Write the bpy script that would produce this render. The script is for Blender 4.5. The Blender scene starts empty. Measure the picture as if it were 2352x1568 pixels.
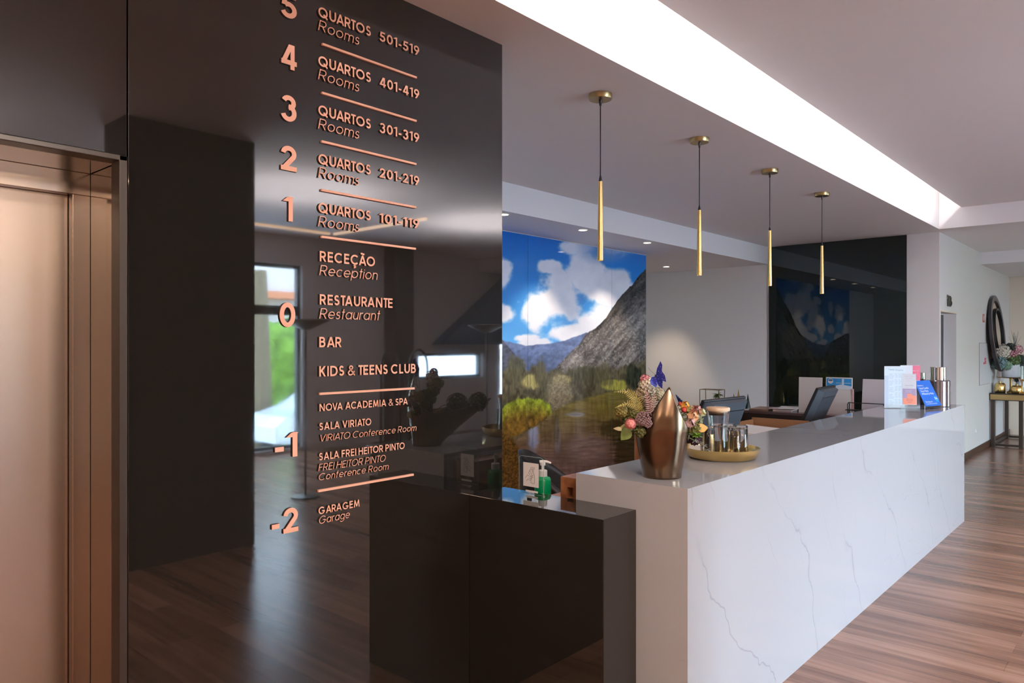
import bpy, bmesh, math, random
import numpy as np
from mathutils import Vector, Matrix

random.seed(7)
SC = bpy.context.scene
COL = SC.collection
R = math.radians
PI = math.pi

# ------------------------------------------------------------------ camera
CAM_H = 1.62
YAW = R(41.5)
cam_data = bpy.data.cameras.new('camera')
cam_data.lens = 36.0 * 1690.0 / 2352.0
cam_data.sensor_width = 36.0
cam_data.shift_y = 7.0 / 2352.0
cam_data.clip_start = 0.05
cam = bpy.data.objects.new('camera', cam_data)
cam.location = (0, 0, CAM_H)
cam.rotation_euler = (R(90), 0, YAW - R(90))
COL.objects.link(cam)
SC.camera = cam

# ------------------------------------------------------------------ view
SC.view_settings.view_transform = 'Standard'
SC.view_settings.look = 'None'
SC.view_settings.gamma = 1.0
SC.view_settings.use_curve_mapping = False
SC.view_settings.exposure = 0.12
SC.cycles.max_bounces = 10
SC.cycles.diffuse_bounces = 5
SC.cycles.glossy_bounces = 5
SC.cycles.transmission_bounces = 8
SC.cycles.transparent_max_bounces = 12
SC.cycles.sample_clamp_indirect = 6.0
SC.cycles.caustics_reflective = False
SC.cycles.caustics_refractive = False
SC.cycles.blur_glossy = 0.5

# ------------------------------------------------------------------ world (overcast daylight sky)
w = bpy.data.worlds.new('sky')
SC.world = w
w.use_nodes = True
nt = w.node_tree
bg = nt.nodes['Background']
tc = nt.nodes.new('ShaderNodeTexCoord')
sep = nt.nodes.new('ShaderNodeSeparateXYZ')
rmp = nt.nodes.new('ShaderNodeValToRGB')
nt.links.new(tc.outputs['Generated'], sep.inputs[0])
nt.links.new(sep.outputs['Z'], rmp.inputs['Fac'])
rmp.color_ramp.elements[0].position = 0.0
rmp.color_ramp.elements[0].color = (0.70, 0.84, 1.0, 1)
rmp.color_ramp.elements[1].position = 0.6
rmp.color_ramp.elements[1].color = (0.52, 0.73, 1.0, 1)
nt.links.new(rmp.outputs['Color'], bg.inputs['Color'])
bg.inputs['Strength'].default_value = 42.0


def area_light(name, loc, rot, sx, sy, power, color, portal=False, spread=180):
    l = bpy.data.lights.new(name, 'AREA')
    l.shape = 'RECTANGLE'
    l.size = sx
    l.size_y = sy
    l.energy = power
    l.color = color
    l.spread = R(spread)
    o = bpy.data.objects.new(name, l)
    o.location = loc
    o.rotation_euler = rot
    COL.objects.link(o)
    if portal:
        l.cycles.is_portal = True
    return o


# window openings of the street side wall (y = WY): x0, x1, z0, z1
WY = -5.2
WINDOWS = [(3.45, 4.85, 0.05, 2.95), (4.95, 6.28, 0.06, 2.82), (8.62, 10.25, 1.0, 1.46), (10.75, 12.6, 0.05, 2.75)]
for i, (a, b, c, d) in enumerate(WINDOWS):
    area_light('daylight_portal', ((a + b) / 2, WY - 0.02, (c + d) / 2), (R(90), 0, 0), b - a, d - c, 1, (1, 1, 1), portal=True)
# the lamps hidden in the ceiling slot
area_light('slot_lamp', (3.2, 1.60, 3.50), (R(90 - 20), 0, 0), 12.8, 0.06, 112, (1.0, 0.95, 0.90))
# assumed warm lamps of the lift lobby
for (x, y) in ((-1.6, 1.3), (-1.2, -1.6), (2.2, -4.3), (0.2, -3.6)):
    area_light('assumed_lobby_lamp', (x, y, 3.0), (0, 0, 0), 0.5, 0.5, 38, (1.0, 0.70, 0.47))

area_light('assumed_lobby_lamp', (0.7, -0.5, 3.2), (0, 0, 0), 0.4, 0.4, 95, (1.0, 0.84, 0.74))  # extra lamp out of view, added to brighten the copper lettering
# upward fill lights out of view, added to brighten the ceilings
for x, y, p in ((4.4, -2.2, 85), (7.2, -2.2, 85), (0.4, -1.9, 36), (-1.4, 0.6, 18)):
    area_light('ceiling_fill_light', (x, y, 1.9), (R(180), 0, 0), 0.34, 0.34, p, (1.0, 0.93, 0.92), spread=125)
# ------------------------------------------------------------------ helpers: materials
MATS = {}


def P(name, color, rough=0.5, metal=0.0, ior=1.45, trans=0.0, emit=None, estr=0.0, coat=0.0, spec=0.5, bump=0.0, bscale=40.0, var=0.0, vscale=6.0):
    if name in MATS:
        return MATS[name]
    m = bpy.data.materials.new(name)
    m.use_nodes = True
    n = m.node_tree.nodes
    b = n['Principled BSDF']
    b.inputs['Base Color'].default_value = (*color, 1)
    b.inputs['Roughness'].default_value = rough
    b.inputs['Metallic'].default_value = metal
    b.inputs['IOR'].default_value = ior
    b.inputs['Transmission Weight'].default_value = trans
    b.inputs['Coat Weight'].default_value = coat
    b.inputs['Specular IOR Level'].default_value = spec
    if emit:
        b.inputs['Emission Color'].default_value = (*emit, 1)
        b.inputs['Emission Strength'].default_value = estr
    if var or bump:
        t = n.new('ShaderNodeTexCoord')
        nz = n.new('ShaderNodeTexNoise')
        nz.inputs['Scale'].default_value = bscale if bump else vscale
        nz.inputs['Detail'].default_value = 4
        m.node_tree.links.new(t.outputs['Object'], nz.inputs['Vector'])
        if bump:
            bp = n.new('ShaderNodeBump')
            bp.inputs['Strength'].default_value = bump
            bp.inputs['Distance'].default_value = 0.002
            m.node_tree.links.new(nz.outputs['Fac'], bp.inputs['Height'])
            m.node_tree.links.new(bp.outputs['Normal'], b.inputs['Normal'])
        if var:
            nv = n.new('ShaderNodeTexNoise')
            nv.inputs['Scale'].default_value = vscale
            nv.inputs['Detail'].default_value = 4
            m.node_tree.links.new(t.outputs['Object'], nv.inputs['Vector'])
            hs = n.new('ShaderNodeHueSaturation')
            hs.inputs['Color'].default_value = (*color, 1)
            mr = n.new('ShaderNodeMapRange')
            mr.inputs['From Min'].default_value = 0.3
            mr.inputs['From Max'].default_value = 0.7
            mr.inputs['To Min'].default_value = 1 - var
            mr.inputs['To Max'].default_value = 1 + var
            m.node_tree.links.new(nv.outputs['Fac'], mr.inputs['Value'])
            m.node_tree.links.new(mr.outputs['Result'], hs.inputs['Value'])
            m.node_tree.links.new(hs.outputs['Color'], b.inputs['Base Color'])
    MATS[name] = m
    return m


def clear_sheet(name, tint=(0.97, 0.985, 0.98), refl=0.10):
    """thin clear acrylic or window glass: mostly lets light straight through, reflects a little"""
    if name in MATS:
        return MATS[name]
    m = bpy.data.materials.new(name)
    m.use_nodes = True
    n = m.node_tree.nodes
    n.clear()
    out = n.new('ShaderNodeOutputMaterial')
    mix = n.new('ShaderNodeMixShader')
    tr = n.new('ShaderNodeBsdfTransparent')
    gl = n.new('ShaderNodeBsdfGlossy')
    lw = n.new('ShaderNodeLayerWeight')
    lw.inputs['Blend'].default_value = 0.5
    pw = n.new('ShaderNodeMath'); pw.operation = 'POWER'; pw.inputs[1].default_value = 4.0
    fr = n.new('ShaderNodeMath'); fr.operation = 'MULTIPLY_ADD'; fr.inputs[1].default_value = 0.35; fr.inputs[2].default_value = refl * 0.15
    m.node_tree.links.new(lw.outputs['Facing'], pw.inputs[0])
    m.node_tree.links.new(pw.outputs[0], fr.inputs[0])
    tr.inputs['Color'].default_value = (*tint, 1)
    gl.inputs['Roughness'].default_value = 0.02
    L = m.node_tree.links
    L.new(fr.outputs[0], mix.inputs[0])
    L.new(tr.outputs[0], mix.inputs[1])
    L.new(gl.outputs[0], mix.inputs[2])
    L.new(mix.outputs[0], out.inputs['Surface'])
    MATS[name] = m
    return m


def nodes_of(name):
    m = bpy.data.materials.new(name)
    m.use_nodes = True
    MATS[name] = m
    return m, m.node_tree.nodes, m.node_tree.links, m.node_tree.nodes['Principled BSDF']


def marble():
    m, n, L, b = nodes_of('marble')
    t = n.new('ShaderNodeTexCoord')
    mp = n.new('ShaderNodeMapping')
    mp.inputs['Rotation'].default_value = (0, R(-33), R(8))
    mp.inputs['Scale'].default_value = (0.55, 1.0, 1.6)
    L.new(t.outputs['Object'], mp.inputs['Vector'])

    def vein(scale, distort, lo, hi, seed, stretch=None):
        nz = n.new('ShaderNodeTexNoise')
        nz.noise_dimensions = '4D'
        nz.inputs['W'].default_value = seed
        nz.inputs['Scale'].default_value = scale
        nz.inputs['Detail'].default_value = 3.5
        nz.inputs['Roughness'].default_value = 0.52
        nz.inputs['Distortion'].default_value = distort
        L.new(mp.outputs[0], nz.inputs['Vector'])
        s = n.new('ShaderNodeMath'); s.operation = 'SUBTRACT'
        s.inputs[1].default_value = 0.5
        L.new(nz.outputs['Fac'], s.inputs[0])
        a = n.new('ShaderNodeMath'); a.operation = 'ABSOLUTE'
        L.new(s.outputs[0], a.inputs[0])
        r = n.new('ShaderNodeMapRange')
        r.inputs['From Min'].default_value = lo
        r.inputs['From Max'].default_value = hi
        r.inputs['To Min'].default_value = 1
        r.inputs['To Max'].default_value = 0
        L.new(a.outputs[0], r.inputs['Value'])
        return r.outputs['Result']

    def mask(scale, seed, lo, hi):
        nz = n.new('ShaderNodeTexNoise')
        nz.noise_dimensions = '4D'
        nz.inputs['W'].default_value = seed
        nz.inputs['Scale'].default_value = scale
        nz.inputs['Detail'].default_value = 2
        L.new(mp.outputs[0], nz.inputs['Vector'])
        r = n.new('ShaderNodeMapRange')
        r.inputs['From Min'].default_value = lo
        r.inputs['From Max'].default_value = hi
        L.new(nz.outputs['Fac'], r.inputs['Value'])
        return r.outputs['Result']

    def mul(a, c):
        x = n.new('ShaderNodeMath'); x.operation = 'MULTIPLY'
        L.new(a, x.inputs[0])
        if isinstance(c, float):
            x.inputs[1].default_value = c
        else:
            L.new(c, x.inputs[1])
        return x.outputs[0]

    def add(a, c):
        x = n.new('ShaderNodeMath'); x.operation = 'ADD'
        L.new(a, x.inputs[0]); L.new(c, x.inputs[1])
        return x.outputs[0]
    def bands(freq, wander, fine, lo, hi, seed, nrm):
        dt = n.new('ShaderNodeVectorMath'); dt.operation = 'DOT_PRODUCT'
        dt.inputs[1].default_value = nrm
        L.new(t.outputs['Object'], dt.inputs[0])
        acc = dt.outputs['Value']
        for sc, k in ((0.9, wander), (4.5, fine), (19.0, fine * .22)):
            nz = n.new('ShaderNodeTexNoise')
            nz.noise_dimensions = '4D'
            nz.inputs['W'].default_value = seed
            nz.inputs['Scale'].default_value = sc
            nz.inputs['Detail'].default_value = 1.5
            L.new(t.outputs['Object'], nz.inputs['Vector'])
            acc = add(acc, mul(nz.outputs['Fac'], k))
        acc = mul(acc, freq)
        fr = n.new('ShaderNodeMath'); fr.operation = 'FRACT'
        L.new(acc, fr.inputs[0])
        s_ = n.new('ShaderNodeMath'); s_.operation = 'SUBTRACT'; s_.inputs[1].default_value = .5
        L.new(fr.outputs[0], s_.inputs[0])
        a_ = n.new('ShaderNodeMath'); a_.operation = 'ABSOLUTE'
        L.new(s_.outputs[0], a_.inputs[0])
        r_ = n.new('ShaderNodeMapRange')
        r_.inputs['From Min'].default_value = lo
        r_.inputs['From Max'].default_value = hi
        r_.inputs['To Min'].default_value = 1
        r_.inputs['To Max'].default_value = 0
        L.new(a_.outputs[0], r_.inputs['Value'])
        return r_.outputs['Result']
    N1, N2 = (.80, .35, .58), (.95, .2, .25)
    v1 = mul(mul(bands(1.55, 1.1, .20, 0.0, 0.010, 3.1, N1), mask(1.5, 9.0, 0.38, 0.52)), 0.62)
    v2 = mul(mul(bands(2.3, .9, .18, 0.0, 0.009, 11.0, N2), mask(1.6, 2.0, 0.45, 0.56)), 0.38)
    v3 = add(mul(mul(bands(1.55, 1.1, .20, 0.0, 0.050, 3.1, N1), mask(2.4, 5.0, 0.52, 0.66)), 0.20),
             mul(mul(vein(2.3, 0.5, 0.0, 0.005, 7.7), mask(1.3, 6.0, 0.54, 0.62)), 0.26))
    tot = add(add(v1, v2), v3)
    mx = n.new('ShaderNodeMix'); mx.data_type = 'RGBA'
    mx.inputs[6].default_value = (0.44, 0.44, 0.455, 1)
    mx.inputs[7].default_value = (0.25, 0.26, 0.29, 1)
    L.new(tot, mx.inputs[0])
    L.new(mx.outputs[2], b.inputs['Base Color'])
    b.inputs['Roughness'].default_value = 0.045
    b.inputs['IOR'].default_value = 1.6
    return m


def wood_floor():
    m, n, L, b = nodes_of('walnut_floor')
    t = n.new('ShaderNodeTexCoord')
    br = n.new('ShaderNodeTexBrick')
    mp = n.new('ShaderNodeMapping')
    mp.inputs['Rotation'].default_value = (0, 0, R(90))
    L.new(t.outputs['Object'], mp.inputs['Vector'])
    L.new(mp.outputs[0], br.inputs['Vector'])
    br.inputs['Scale'].default_value = 1.0
    br.inputs['Brick Width'].default_value = 1.6
    br.inputs['Row Height'].default_value = 0.145
    br.inputs['Mortar Size'].default_value = 0.0012
    br.inputs['Color1'].default_value = (0.20, 0.20, 0.20, 1)
    br.inputs['Color2'].default_value = (0.85, 0.85, 0.85, 1)
    br.inputs['Mortar'].default_value = (0.0, 0.0, 0.0, 1)
    br.offset = 0.37
    mp2 = n.new('ShaderNodeMapping')
    mp2.inputs['Scale'].default_value = (13.0, 0.8, 1.0)
    L.new(t.outputs['Object'], mp2.inputs['Vector'])
    nz = n.new('ShaderNodeTexNoise')
    nz.inputs['Scale'].default_value = 1.0
    nz.inputs['Detail'].default_value = 6
    nz.inputs['Roughness'].default_value = 0.6
    nz.inputs['Distortion'].default_value = 0.6
    L.new(mp2.outputs[0], nz.inputs['Vector'])
    ad = n.new('ShaderNodeMix'); ad.data_type = 'FLOAT'
    ad.inputs[0].default_value = 0.68
    L.new(br.outputs['Color'], ad.inputs[2])
    L.new(nz.outputs['Fac'], ad.inputs[3])
    rp = n.new('ShaderNodeValToRGB')
    e = rp.color_ramp.elements
    e[0].position = 0.30; e[0].color = (0.085, 0.038, 0.024, 1)
    e[1].position = 0.66; e[1].color = (0.36, 0.195, 0.130, 1)
    k = rp.color_ramp.elements.new(0.48); k.color = (0.22, 0.108, 0.068, 1)
    L.new(ad.outputs[0], rp.inputs['Fac'])
    L.new(rp.outputs['Color'], b.inputs['Base Color'])
    b.inputs['Roughness'].default_value = 0.24
    bp = n.new('ShaderNodeBump')
    bp.inputs['Strength'].default_value = 0.10
    bp.inputs['Distance'].default_value = 0.002
    L.new(nz.outputs['Fac'], bp.inputs['Height'])
    L.new(bp.outputs['Normal'], b.inputs['Normal'])
    return m


def wood(name, c0, c1, axis=0, rough=0.45):
    if name in MATS:
        return MATS[name]
    m, n, L, b = nodes_of(name)
    t = n.new('ShaderNodeTexCoord')
    mp = n.new('ShaderNodeMapping')
    s = [22.0, 22.0, 22.0]
    s[axis] = 1.5
    mp.inputs['Scale'].default_value = s
    L.new(t.outputs['Object'], mp.inputs['Vector'])
    nz = n.new('ShaderNodeTexNoise')
    nz.inputs['Scale'].default_value = 1.0
    nz.inputs['Detail'].default_value = 5
    L.new(mp.outputs[0], nz.inputs['Vector'])
    rp = n.new('ShaderNodeValToRGB')
    rp.color_ramp.elements[0].position = 0.35
    rp.color_ramp.elements[0].color = (*c0, 1)
    rp.color_ramp.elements[1].position = 0.65
    rp.color_ramp.elements[1].color = (*c1, 1)
    L.new(nz.outputs['Fac'], rp.inputs['Fac'])
    L.new(rp.outputs['Color'], b.inputs['Base Color'])
    b.inputs['Roughness'].default_value = rough
    return m


def brushed(name, color, rough, axis=2, amount=0.1):
    """metal with fine brushing lines along one axis"""
    if name in MATS:
        return MATS[name]
    m, n, L, b = nodes_of(name)
    b.inputs['Base Color'].default_value = (*color, 1)
    b.inputs['Metallic'].default_value = 1
    t = n.new('ShaderNodeTexCoord')
    mp = n.new('ShaderNodeMapping')
    s = [260.0, 260.0, 260.0]
    s[axis] = 2.0
    mp.inputs['Scale'].default_value = s
    L.new(t.outputs['Object'], mp.inputs['Vector'])
    nz = n.new('ShaderNodeTexNoise')
    nz.inputs['Scale'].default_value = 1.0
    nz.inputs['Detail'].default_value = 2
    L.new(mp.outputs[0], nz.inputs['Vector'])
    r = n.new('ShaderNodeMapRange')
    r.inputs['To Min'].default_value = rough - amount * 0.5
    r.inputs['To Max'].default_value = rough + amount * 0.5
    L.new(nz.outputs['Fac'], r.inputs['Value'])
    L.new(r.outputs['Result'], b.inputs['Roughness'])
    return m


def black_stone():
    """polished black cladding: a dark body under a hard reflecting surface, with dust specks"""
    m, n, L, b = nodes_of('black_stone')
    t = n.new('ShaderNodeTexCoord')
    nz = n.new('ShaderNodeTexNoise')
    nz.inputs['Scale'].default_value = 2.2
    nz.inputs['Detail'].default_value = 6
    nz.inputs['Roughness'].default_value = 0.7
    L.new(t.outputs['Object'], nz.inputs['Vector'])
    r = n.new('ShaderNodeMapRange')
    r.inputs['From Min'].default_value = 0.35
    r.inputs['From Max'].default_value = 0.75
    r.inputs['To Min'].default_value = 0.015
    r.inputs['To Max'].default_value = 0.05
    L.new(nz.outputs['Fac'], r.inputs['Value'])
    L.new(r.outputs['Result'], b.inputs['Roughness'])
    n2 = n.new('ShaderNodeTexNoise')
    n2.inputs['Scale'].default_value = 900
    n2.inputs['Detail'].default_value = 1
    L.new(t.outputs['Object'], n2.inputs['Vector'])
    rp = n.new('ShaderNodeValToRGB')
    rp.color_ramp.elements[0].color = (0.009, 0.008, 0.007, 1)
    rp.color_ramp.elements[1].color = (0.022, 0.020, 0.017, 1)
    rp.color_ramp.elements[0].position = 0.45
    rp.color_ramp.elements[1].position = 0.62
    L.new(n2.outputs['Fac'], rp.inputs['Fac'])
    L.new(rp.outputs['Color'], b.inputs['Base Color'])
    b.inputs['IOR'].default_value = 1.8
    return m


M_WALL = P('wall_paint', (0.80, 0.77, 0.75), 0.55, bump=0.04, bscale=300)
M_CEIL = P('ceiling_paint', (0.87, 0.84, 0.85), 0.7, bump=0.03, bscale=260)
M_MARBLE = marble()
M_FLOOR = wood_floor()
M_STONE = black_stone()
M_BLACKGLASS = P('black_glass', (0.005, 0.008, 0.006), 0.02, ior=1.5)
M_BASE = wood('baseboard_wood', (0.045, 0.018, 0.010), (0.10, 0.045, 0.025), 0, 0.35)
M_STEEL = brushed('brushed_steel', (0.44, 0.38, 0.33), 0.24, 2, 0.04)
M_STEELH = brushed('steel_header', (0.55, 0.50, 0.45), 0.16, 0, 0.06)
M_DARKMETAL = P('dark_metal', (0.10, 0.09, 0.08), 0.35, 0.9)
M_BRASS = brushed('brass', (0.78, 0.53, 0.20), 0.22, 2, 0.08)
M_BRASSDULL = P('brass_dull', (0.46, 0.33, 0.15), 0.32, 1.0)
M_BRONZE = P('bronze', (0.17, 0.112, 0.070), 0.25, 1.0, var=0.25, vscale=9)
M_COPPER = P('copper_letter', (0.95, 0.52, 0.38), 0.45, 0.0)
M_EDGE = P('letter_edge', (0.05, 0.018, 0.012), 0.5)
M_BLACK = P('black_plastic', (0.012, 0.012, 0.013), 0.4)
M_CORD = P('black_cord', (0.01, 0.008, 0.01), 0.6)
M_GREY = P('monitor_grey', (0.045, 0.052, 0.062), 0.45)
M_GREYD = P('monitor_dark', (0.010, 0.011, 0.013), 0.4)
M_WHITE = P('white_plastic', (0.80, 0.78, 0.76), 0.4)
M_PAPER = P('paper', (0.84, 0.82, 0.80), 0.7)
M_ACRYL = clear_sheet('acrylic')
M_GLASS = P('glass', (1, 1, 1), 0.0, trans=1.0, ior=1.47)
M_LAMP = P('lamp_lens', (1, 1, 1), 0.4, emit=(1.0, 0.86, 0.62), estr=14)
M_CHROME = P('chrome', (0.80, 0.80, 0.82), 0.05, 1.0)
M_ORWOOD = wood('orange_wood', (0.22, 0.075, 0.028), (0.36, 0.14, 0.055), 0, 0.4)
M_ORWOODV = wood('orange_wood_vertical', (0.22, 0.075, 0.028), (0.36, 0.14, 0.055), 2, 0.4)
M_PALEWOOD = wood('pale_wood', (0.62, 0.40, 0.24), (0.76, 0.54, 0.35), 0, 0.5)
M_DARKWOOD = P('dark_wenge', (0.014, 0.006, 0.004), 0.3)


# ------------------------------------------------------------------ helpers: meshes
class MB:
    """collects shapes in one bmesh; build() links them as ONE mesh object"""

    def __init__(self):
        self.bm = bmesh.new()

    def box(self, x0, x1, y0, y1, z0, z1, bev=0.0, seg=2):
        vs = [self.bm.verts.new((x, y, z)) for x in (x0, x1) for y in (y0, y1) for z in (z0, z1)]
        f = [(0, 1, 3, 2), (4, 6, 7, 5), (0, 4, 5, 1), (2, 3, 7, 6), (0, 2, 6, 4), (1, 5, 7, 3)]
        fs = [self.bm.faces.new([vs[i] for i in q]) for q in f]
        if bev:
            es = {e for q in fs for e in q.edges}
            bmesh.ops.bevel(self.bm, geom=list(es), offset=bev, segments=seg, affect='EDGES', profile=0.5)
        return self

    def prism(self, pts, axis, a, b, bev=0.0):
        """extrude a 2D outline; axis 'x','y','z' is the extrusion axis; pts in the two other axes (in xyz order)"""
        def mk(p, t):
            return {'x': (t, p[0], p[1]), 'y': (p[0], t, p[1]), 'z': (p[0], p[1], t)}[axis]
        va = [self.bm.verts.new(mk(p, a)) for p in pts]
        vb = [self.bm.verts.new(mk(p, b)) for p in pts]
        n = len(pts)
        fs = [self.bm.faces.new(va), self.bm.faces.new(vb[::-1])]
        for i in range(n):
            j = (i + 1) % n
            fs.append(self.bm.faces.new((va[j], va[i], vb[i], vb[j])))
        if bev:
            es = {e for q in fs[:2] for e in q.edges}
            bmesh.ops.bevel(self.bm, geom=list(es), offset=bev, segments=2, affect='EDGES')
        return self

    def lathe(self, prof, seg=32, c=(0, 0, 0), close=False):
        """prof: list of (radius, z); revolve about z through c"""
        rings = []
        for r, z in prof:
            if r < 1e-6:
                rings.append([self.bm.verts.new((c[0], c[1], c[2] + z))])
            else:
                rings.append([self.bm.verts.new((c[0] + r * math.cos(2 * PI * i / seg), c[1] + r * math.sin(2 * PI * i / seg), c[2] + z)) for i in range(seg)])
        pairs = list(zip(rings, rings[1:]))
        if close:
            pairs.append((rings[-1], rings[0]))
        for A, B in pairs:
            for i in range(seg):
                j = (i + 1) % seg
                if len(A) == 1 and len(B) == 1:
                    continue
                if len(A) == 1:
                    self.bm.faces.new((A[0], B[j], B[i]))
                elif len(B) == 1:
                    self.bm.faces.new((A[i], A[j], B[0]))
                else:
                    self.bm.faces.new((A[i], A[j], B[j], B[i]))
        return self

    def tube(self, pts, r, seg=8, caps=True):
        pts = [Vector(p) for p in pts]
        rs = r if isinstance(r, (list, tuple)) else [r] * len(pts)
        rings = []
        prev = None
        for i, p in enumerate(pts):
            if i == 0:
                t = pts[1] - p
            elif i == len(pts) - 1:
                t = p - pts[i - 1]
            else:
                t = (pts[i + 1] - p).normalized() + (p - pts[i - 1]).normalized()
            t.normalize()
            if prev is None:
                ref = Vector((0, 0, 1)) if abs(t.z) < 0.9 else Vector((1, 0, 0))
                u = t.cross(ref).normalized()
            else:
                u = (prev - t * prev.dot(t)).normalized()
            prev = u
            v = t.cross(u)
            rings.append([self.bm.verts.new(p + (u * math.cos(2 * PI * k / seg) + v * math.sin(2 * PI * k / seg)) * rs[i]) for k in range(seg)])
        for A, B in zip(rings, rings[1:]):
            for k in range(seg):
                j = (k + 1) % seg
                self.bm.faces.new((A[k], A[j], B[j], B[k]))
        if caps:
            self.bm.faces.new(rings[0][::-1])
            self.bm.faces.new(rings[-1])
        return self

    def ball(self, c, r, sub=2, scale=(1, 1, 1), jitter=0.0):
        g = bmesh.ops.create_icosphere(self.bm, subdivisions=sub, radius=r)
        for v in g['verts']:
            k = 1 + random.uniform(-jitter, jitter)
            v.co = Vector((v.co.x * scale[0] * k + c[0], v.co.y * scale[1] * k + c[1], v.co.z * scale[2] * k + c[2]))
        return self

    def leaf(self, base, d, up, length, width, droop=0.2, n=5, point=1.0, cup=0.15):
        """a leaf or petal blade with a folded midrib"""
        base = Vector(base)
        d = Vector(d).normalized()
        up = Vector(up)
        s = d.cross(up)
        if s.length < 1e-4:
            s = d.cross(Vector((1, 0, 0)))
        s.normalize()
        u = s.cross(d).normalized()
        rows = []
        for i in range(n + 1):
            t = i / n
            wd = width * 0.5 * math.sin(PI * min(1, (0.08 + 0.92 * t) ** (0.75 if point else 0.6)) * (1.0 if point else 0.85))
            p = base + d * (length * t) - u * (droop * length * t * t)
            rows.append([self.bm.verts.new(p - s * wd + u * wd * cup * 2), self.bm.verts.new(p), self.bm.verts.new(p + s * wd + u * wd * cup * 2)])
        for A, B in zip(rows, rows[1:]):
            self.bm.faces.new((A[0], A[1], B[1], B[0]))
            self.bm.faces.new((A[1], A[2], B[2], B[1]))
        return self

    def quad(self, a, b, c, d):
        self.bm.faces.new([self.bm.verts.new(p) for p in (a, b, c, d)])
        return self

    def xform(self, M):
        bmesh.ops.transform(self.bm, matrix=M, verts=self.bm.verts)
        return self

    def build(self, name, mat, parent=None, smooth=False, solidify=0.0, angle=None):
        bmesh.ops.recalc_face_normals(self.bm, faces=self.bm.faces)
        me = bpy.data.meshes.new(name)
        self.bm.to_mesh(me)
        self.bm.free()
        if smooth or angle:
            me.polygons.foreach_set('use_smooth', [True] * len(me.polygons))
            if angle:
                me.set_sharp_from_angle(angle=R(angle))
        me.materials.append(mat)
        o = bpy.data.objects.new(name, me)
        COL.objects.link(o)
        if parent is not None:
            o.parent = parent
        if solidify:
            md = o.modifiers.new('thickness', 'SOLIDIFY')
            md.thickness = solidify
            md.offset = -1
        return o


def tag(o, label, cat, group=None):
    o['label'] = label
    o['category'] = cat
    if group:
        o['group'] = group
    return o


def thing(name, loc, label, cat, group=None, rz=0.0):
    o = bpy.data.objects.new(name, None)
    o.empty_display_size = 0.1
    o.location = loc
    o.rotation_euler = (0, 0, rz)
    COL.objects.link(o)
    return tag(o, label, cat, group)


def struct(o):
    o['kind'] = 'structure'
    return o


def copy_tree(o, parent=None):
    c = o.copy()
    COL.objects.link(c)
    if parent is not None:
        c.parent = parent
    for ch in list(o.children):
        copy_tree(ch, c)
    return c

# ================================================================== THE SETTING
CZ = 3.02      # low ceiling
UZ = 3.256     # raised ceiling over the hall
YP = 2.312     # face of the black cladding wall
XE = 10.36     # end wall of the reception
YC = 2.08      # corridor wall
SZ = 2.77      # soffit along the back of the reception

struct(MB().box(-4, 16.2, -5.4, 7.4, -0.12, 0).build('floor', M_FLOOR))

# ceilings
m = MB()
m.box(-4, XE + 0.02, 2.035, 4.245, CZ, 3.66)
m.box(10.12, 13.11, -5.4, 2.034, CZ, 3.66)
m.box(XE + 0.02, 13.11, 2.034, 2.4, CZ, 3.66)
struct(m.build('ceiling', M_CEIL))
m = MB()
m.box(-4, 10.12, -5.4, 1.44, UZ, 3.66)
m.box(-4, 10.12, 1.44, 1.80, UZ, UZ + 0.025)
m.box(-4, 10.12, 1.44, 2.035, 3.58, 3.66)
struct(m.build('ceiling_raised', M_CEIL))
struct(MB().box(2.4, XE + 0.02, 4.245, 7.4, SZ, 3.66).build('ceiling_soffit', M_CEIL))
struct(MB().box(13.11, 16.2, -5.4, 2.4, 2.84, 3.66).build('ceiling_beam', M_CEIL))

# black cladding wall with the lift
m = MB()
m.box(0.885, 2.545, YP, 2.60, 0, CZ, bev=0.002)
m.box(-4, 0.881, YP, 2.60, 2.18, CZ, bev=0.002)
m.box(-4, -0.15, YP, 2.60, 0, 2.178)
struct(m.build('wall_left', M_STONE))
struct(MB().box(2.30, 2.54, 2.60, 5.3, 0, CZ).build('wall_shaft', M_WALL))

# lift: frame, reveal, header and two sliding leaves
d1 = bpy.data.objects.new('door_1', None)
d1.location = (0.36, YP, 0)
COL.objects.link(d1)
struct(d1)
ox, oy = 0.36, YP


def dbox(name, mat, x0, x1, y0, y1, z0, z1, bev=0.0015):
    return MB().box(x0 - ox, x1 - ox, y0 - oy, y1 - oy, z0, z1, bev=bev).build(name, mat, d1)


m = MB()
m.box(0.856 - ox, 0.879 - ox, -0.012, 0.05, 0, 2.178, bev=0.002)
m.box(-0.15 - ox, 0.879 - ox, -0.012, 0.05, 2.162, 2.178, bev=0.002)
m.build('frame', M_DARKMETAL, d1)
M_REVEAL = P('polished_steel', (0.50, 0.44, 0.38), 0.10, 1.0)
dbox('reveal', M_REVEAL, 0.866, 0.878, YP + 0.05, 2.56, 0, 2.162)
dbox('soffit', M_REVEAL, -0.15, 0.866, YP + 0.05, 2.60, 2.163, 2.175)
dbox('header', M_STEELH, -0.15, 0.866, 2.56, 2.66, 2.092, 2.163)
dbox('jamb', M_STEEL, 0.815, 0.866, 2.56, 2.66, 0, 2.092)
dbox('leaf', M_STEEL, 0.345, 0.814, 2.60, 2.63, 0.01, 2.092)
dbox('leaf', M_STEEL, -0.15, 0.342, 2.62, 2.65, 0.01, 2.092)
struct(MB().box(-0.4, 1.1, 2.66, 2.75, 0, 3.0).build('wall_lift_shaft', P('shaft_dark', (0.02, 0.02, 0.02), 0.9)))

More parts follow.
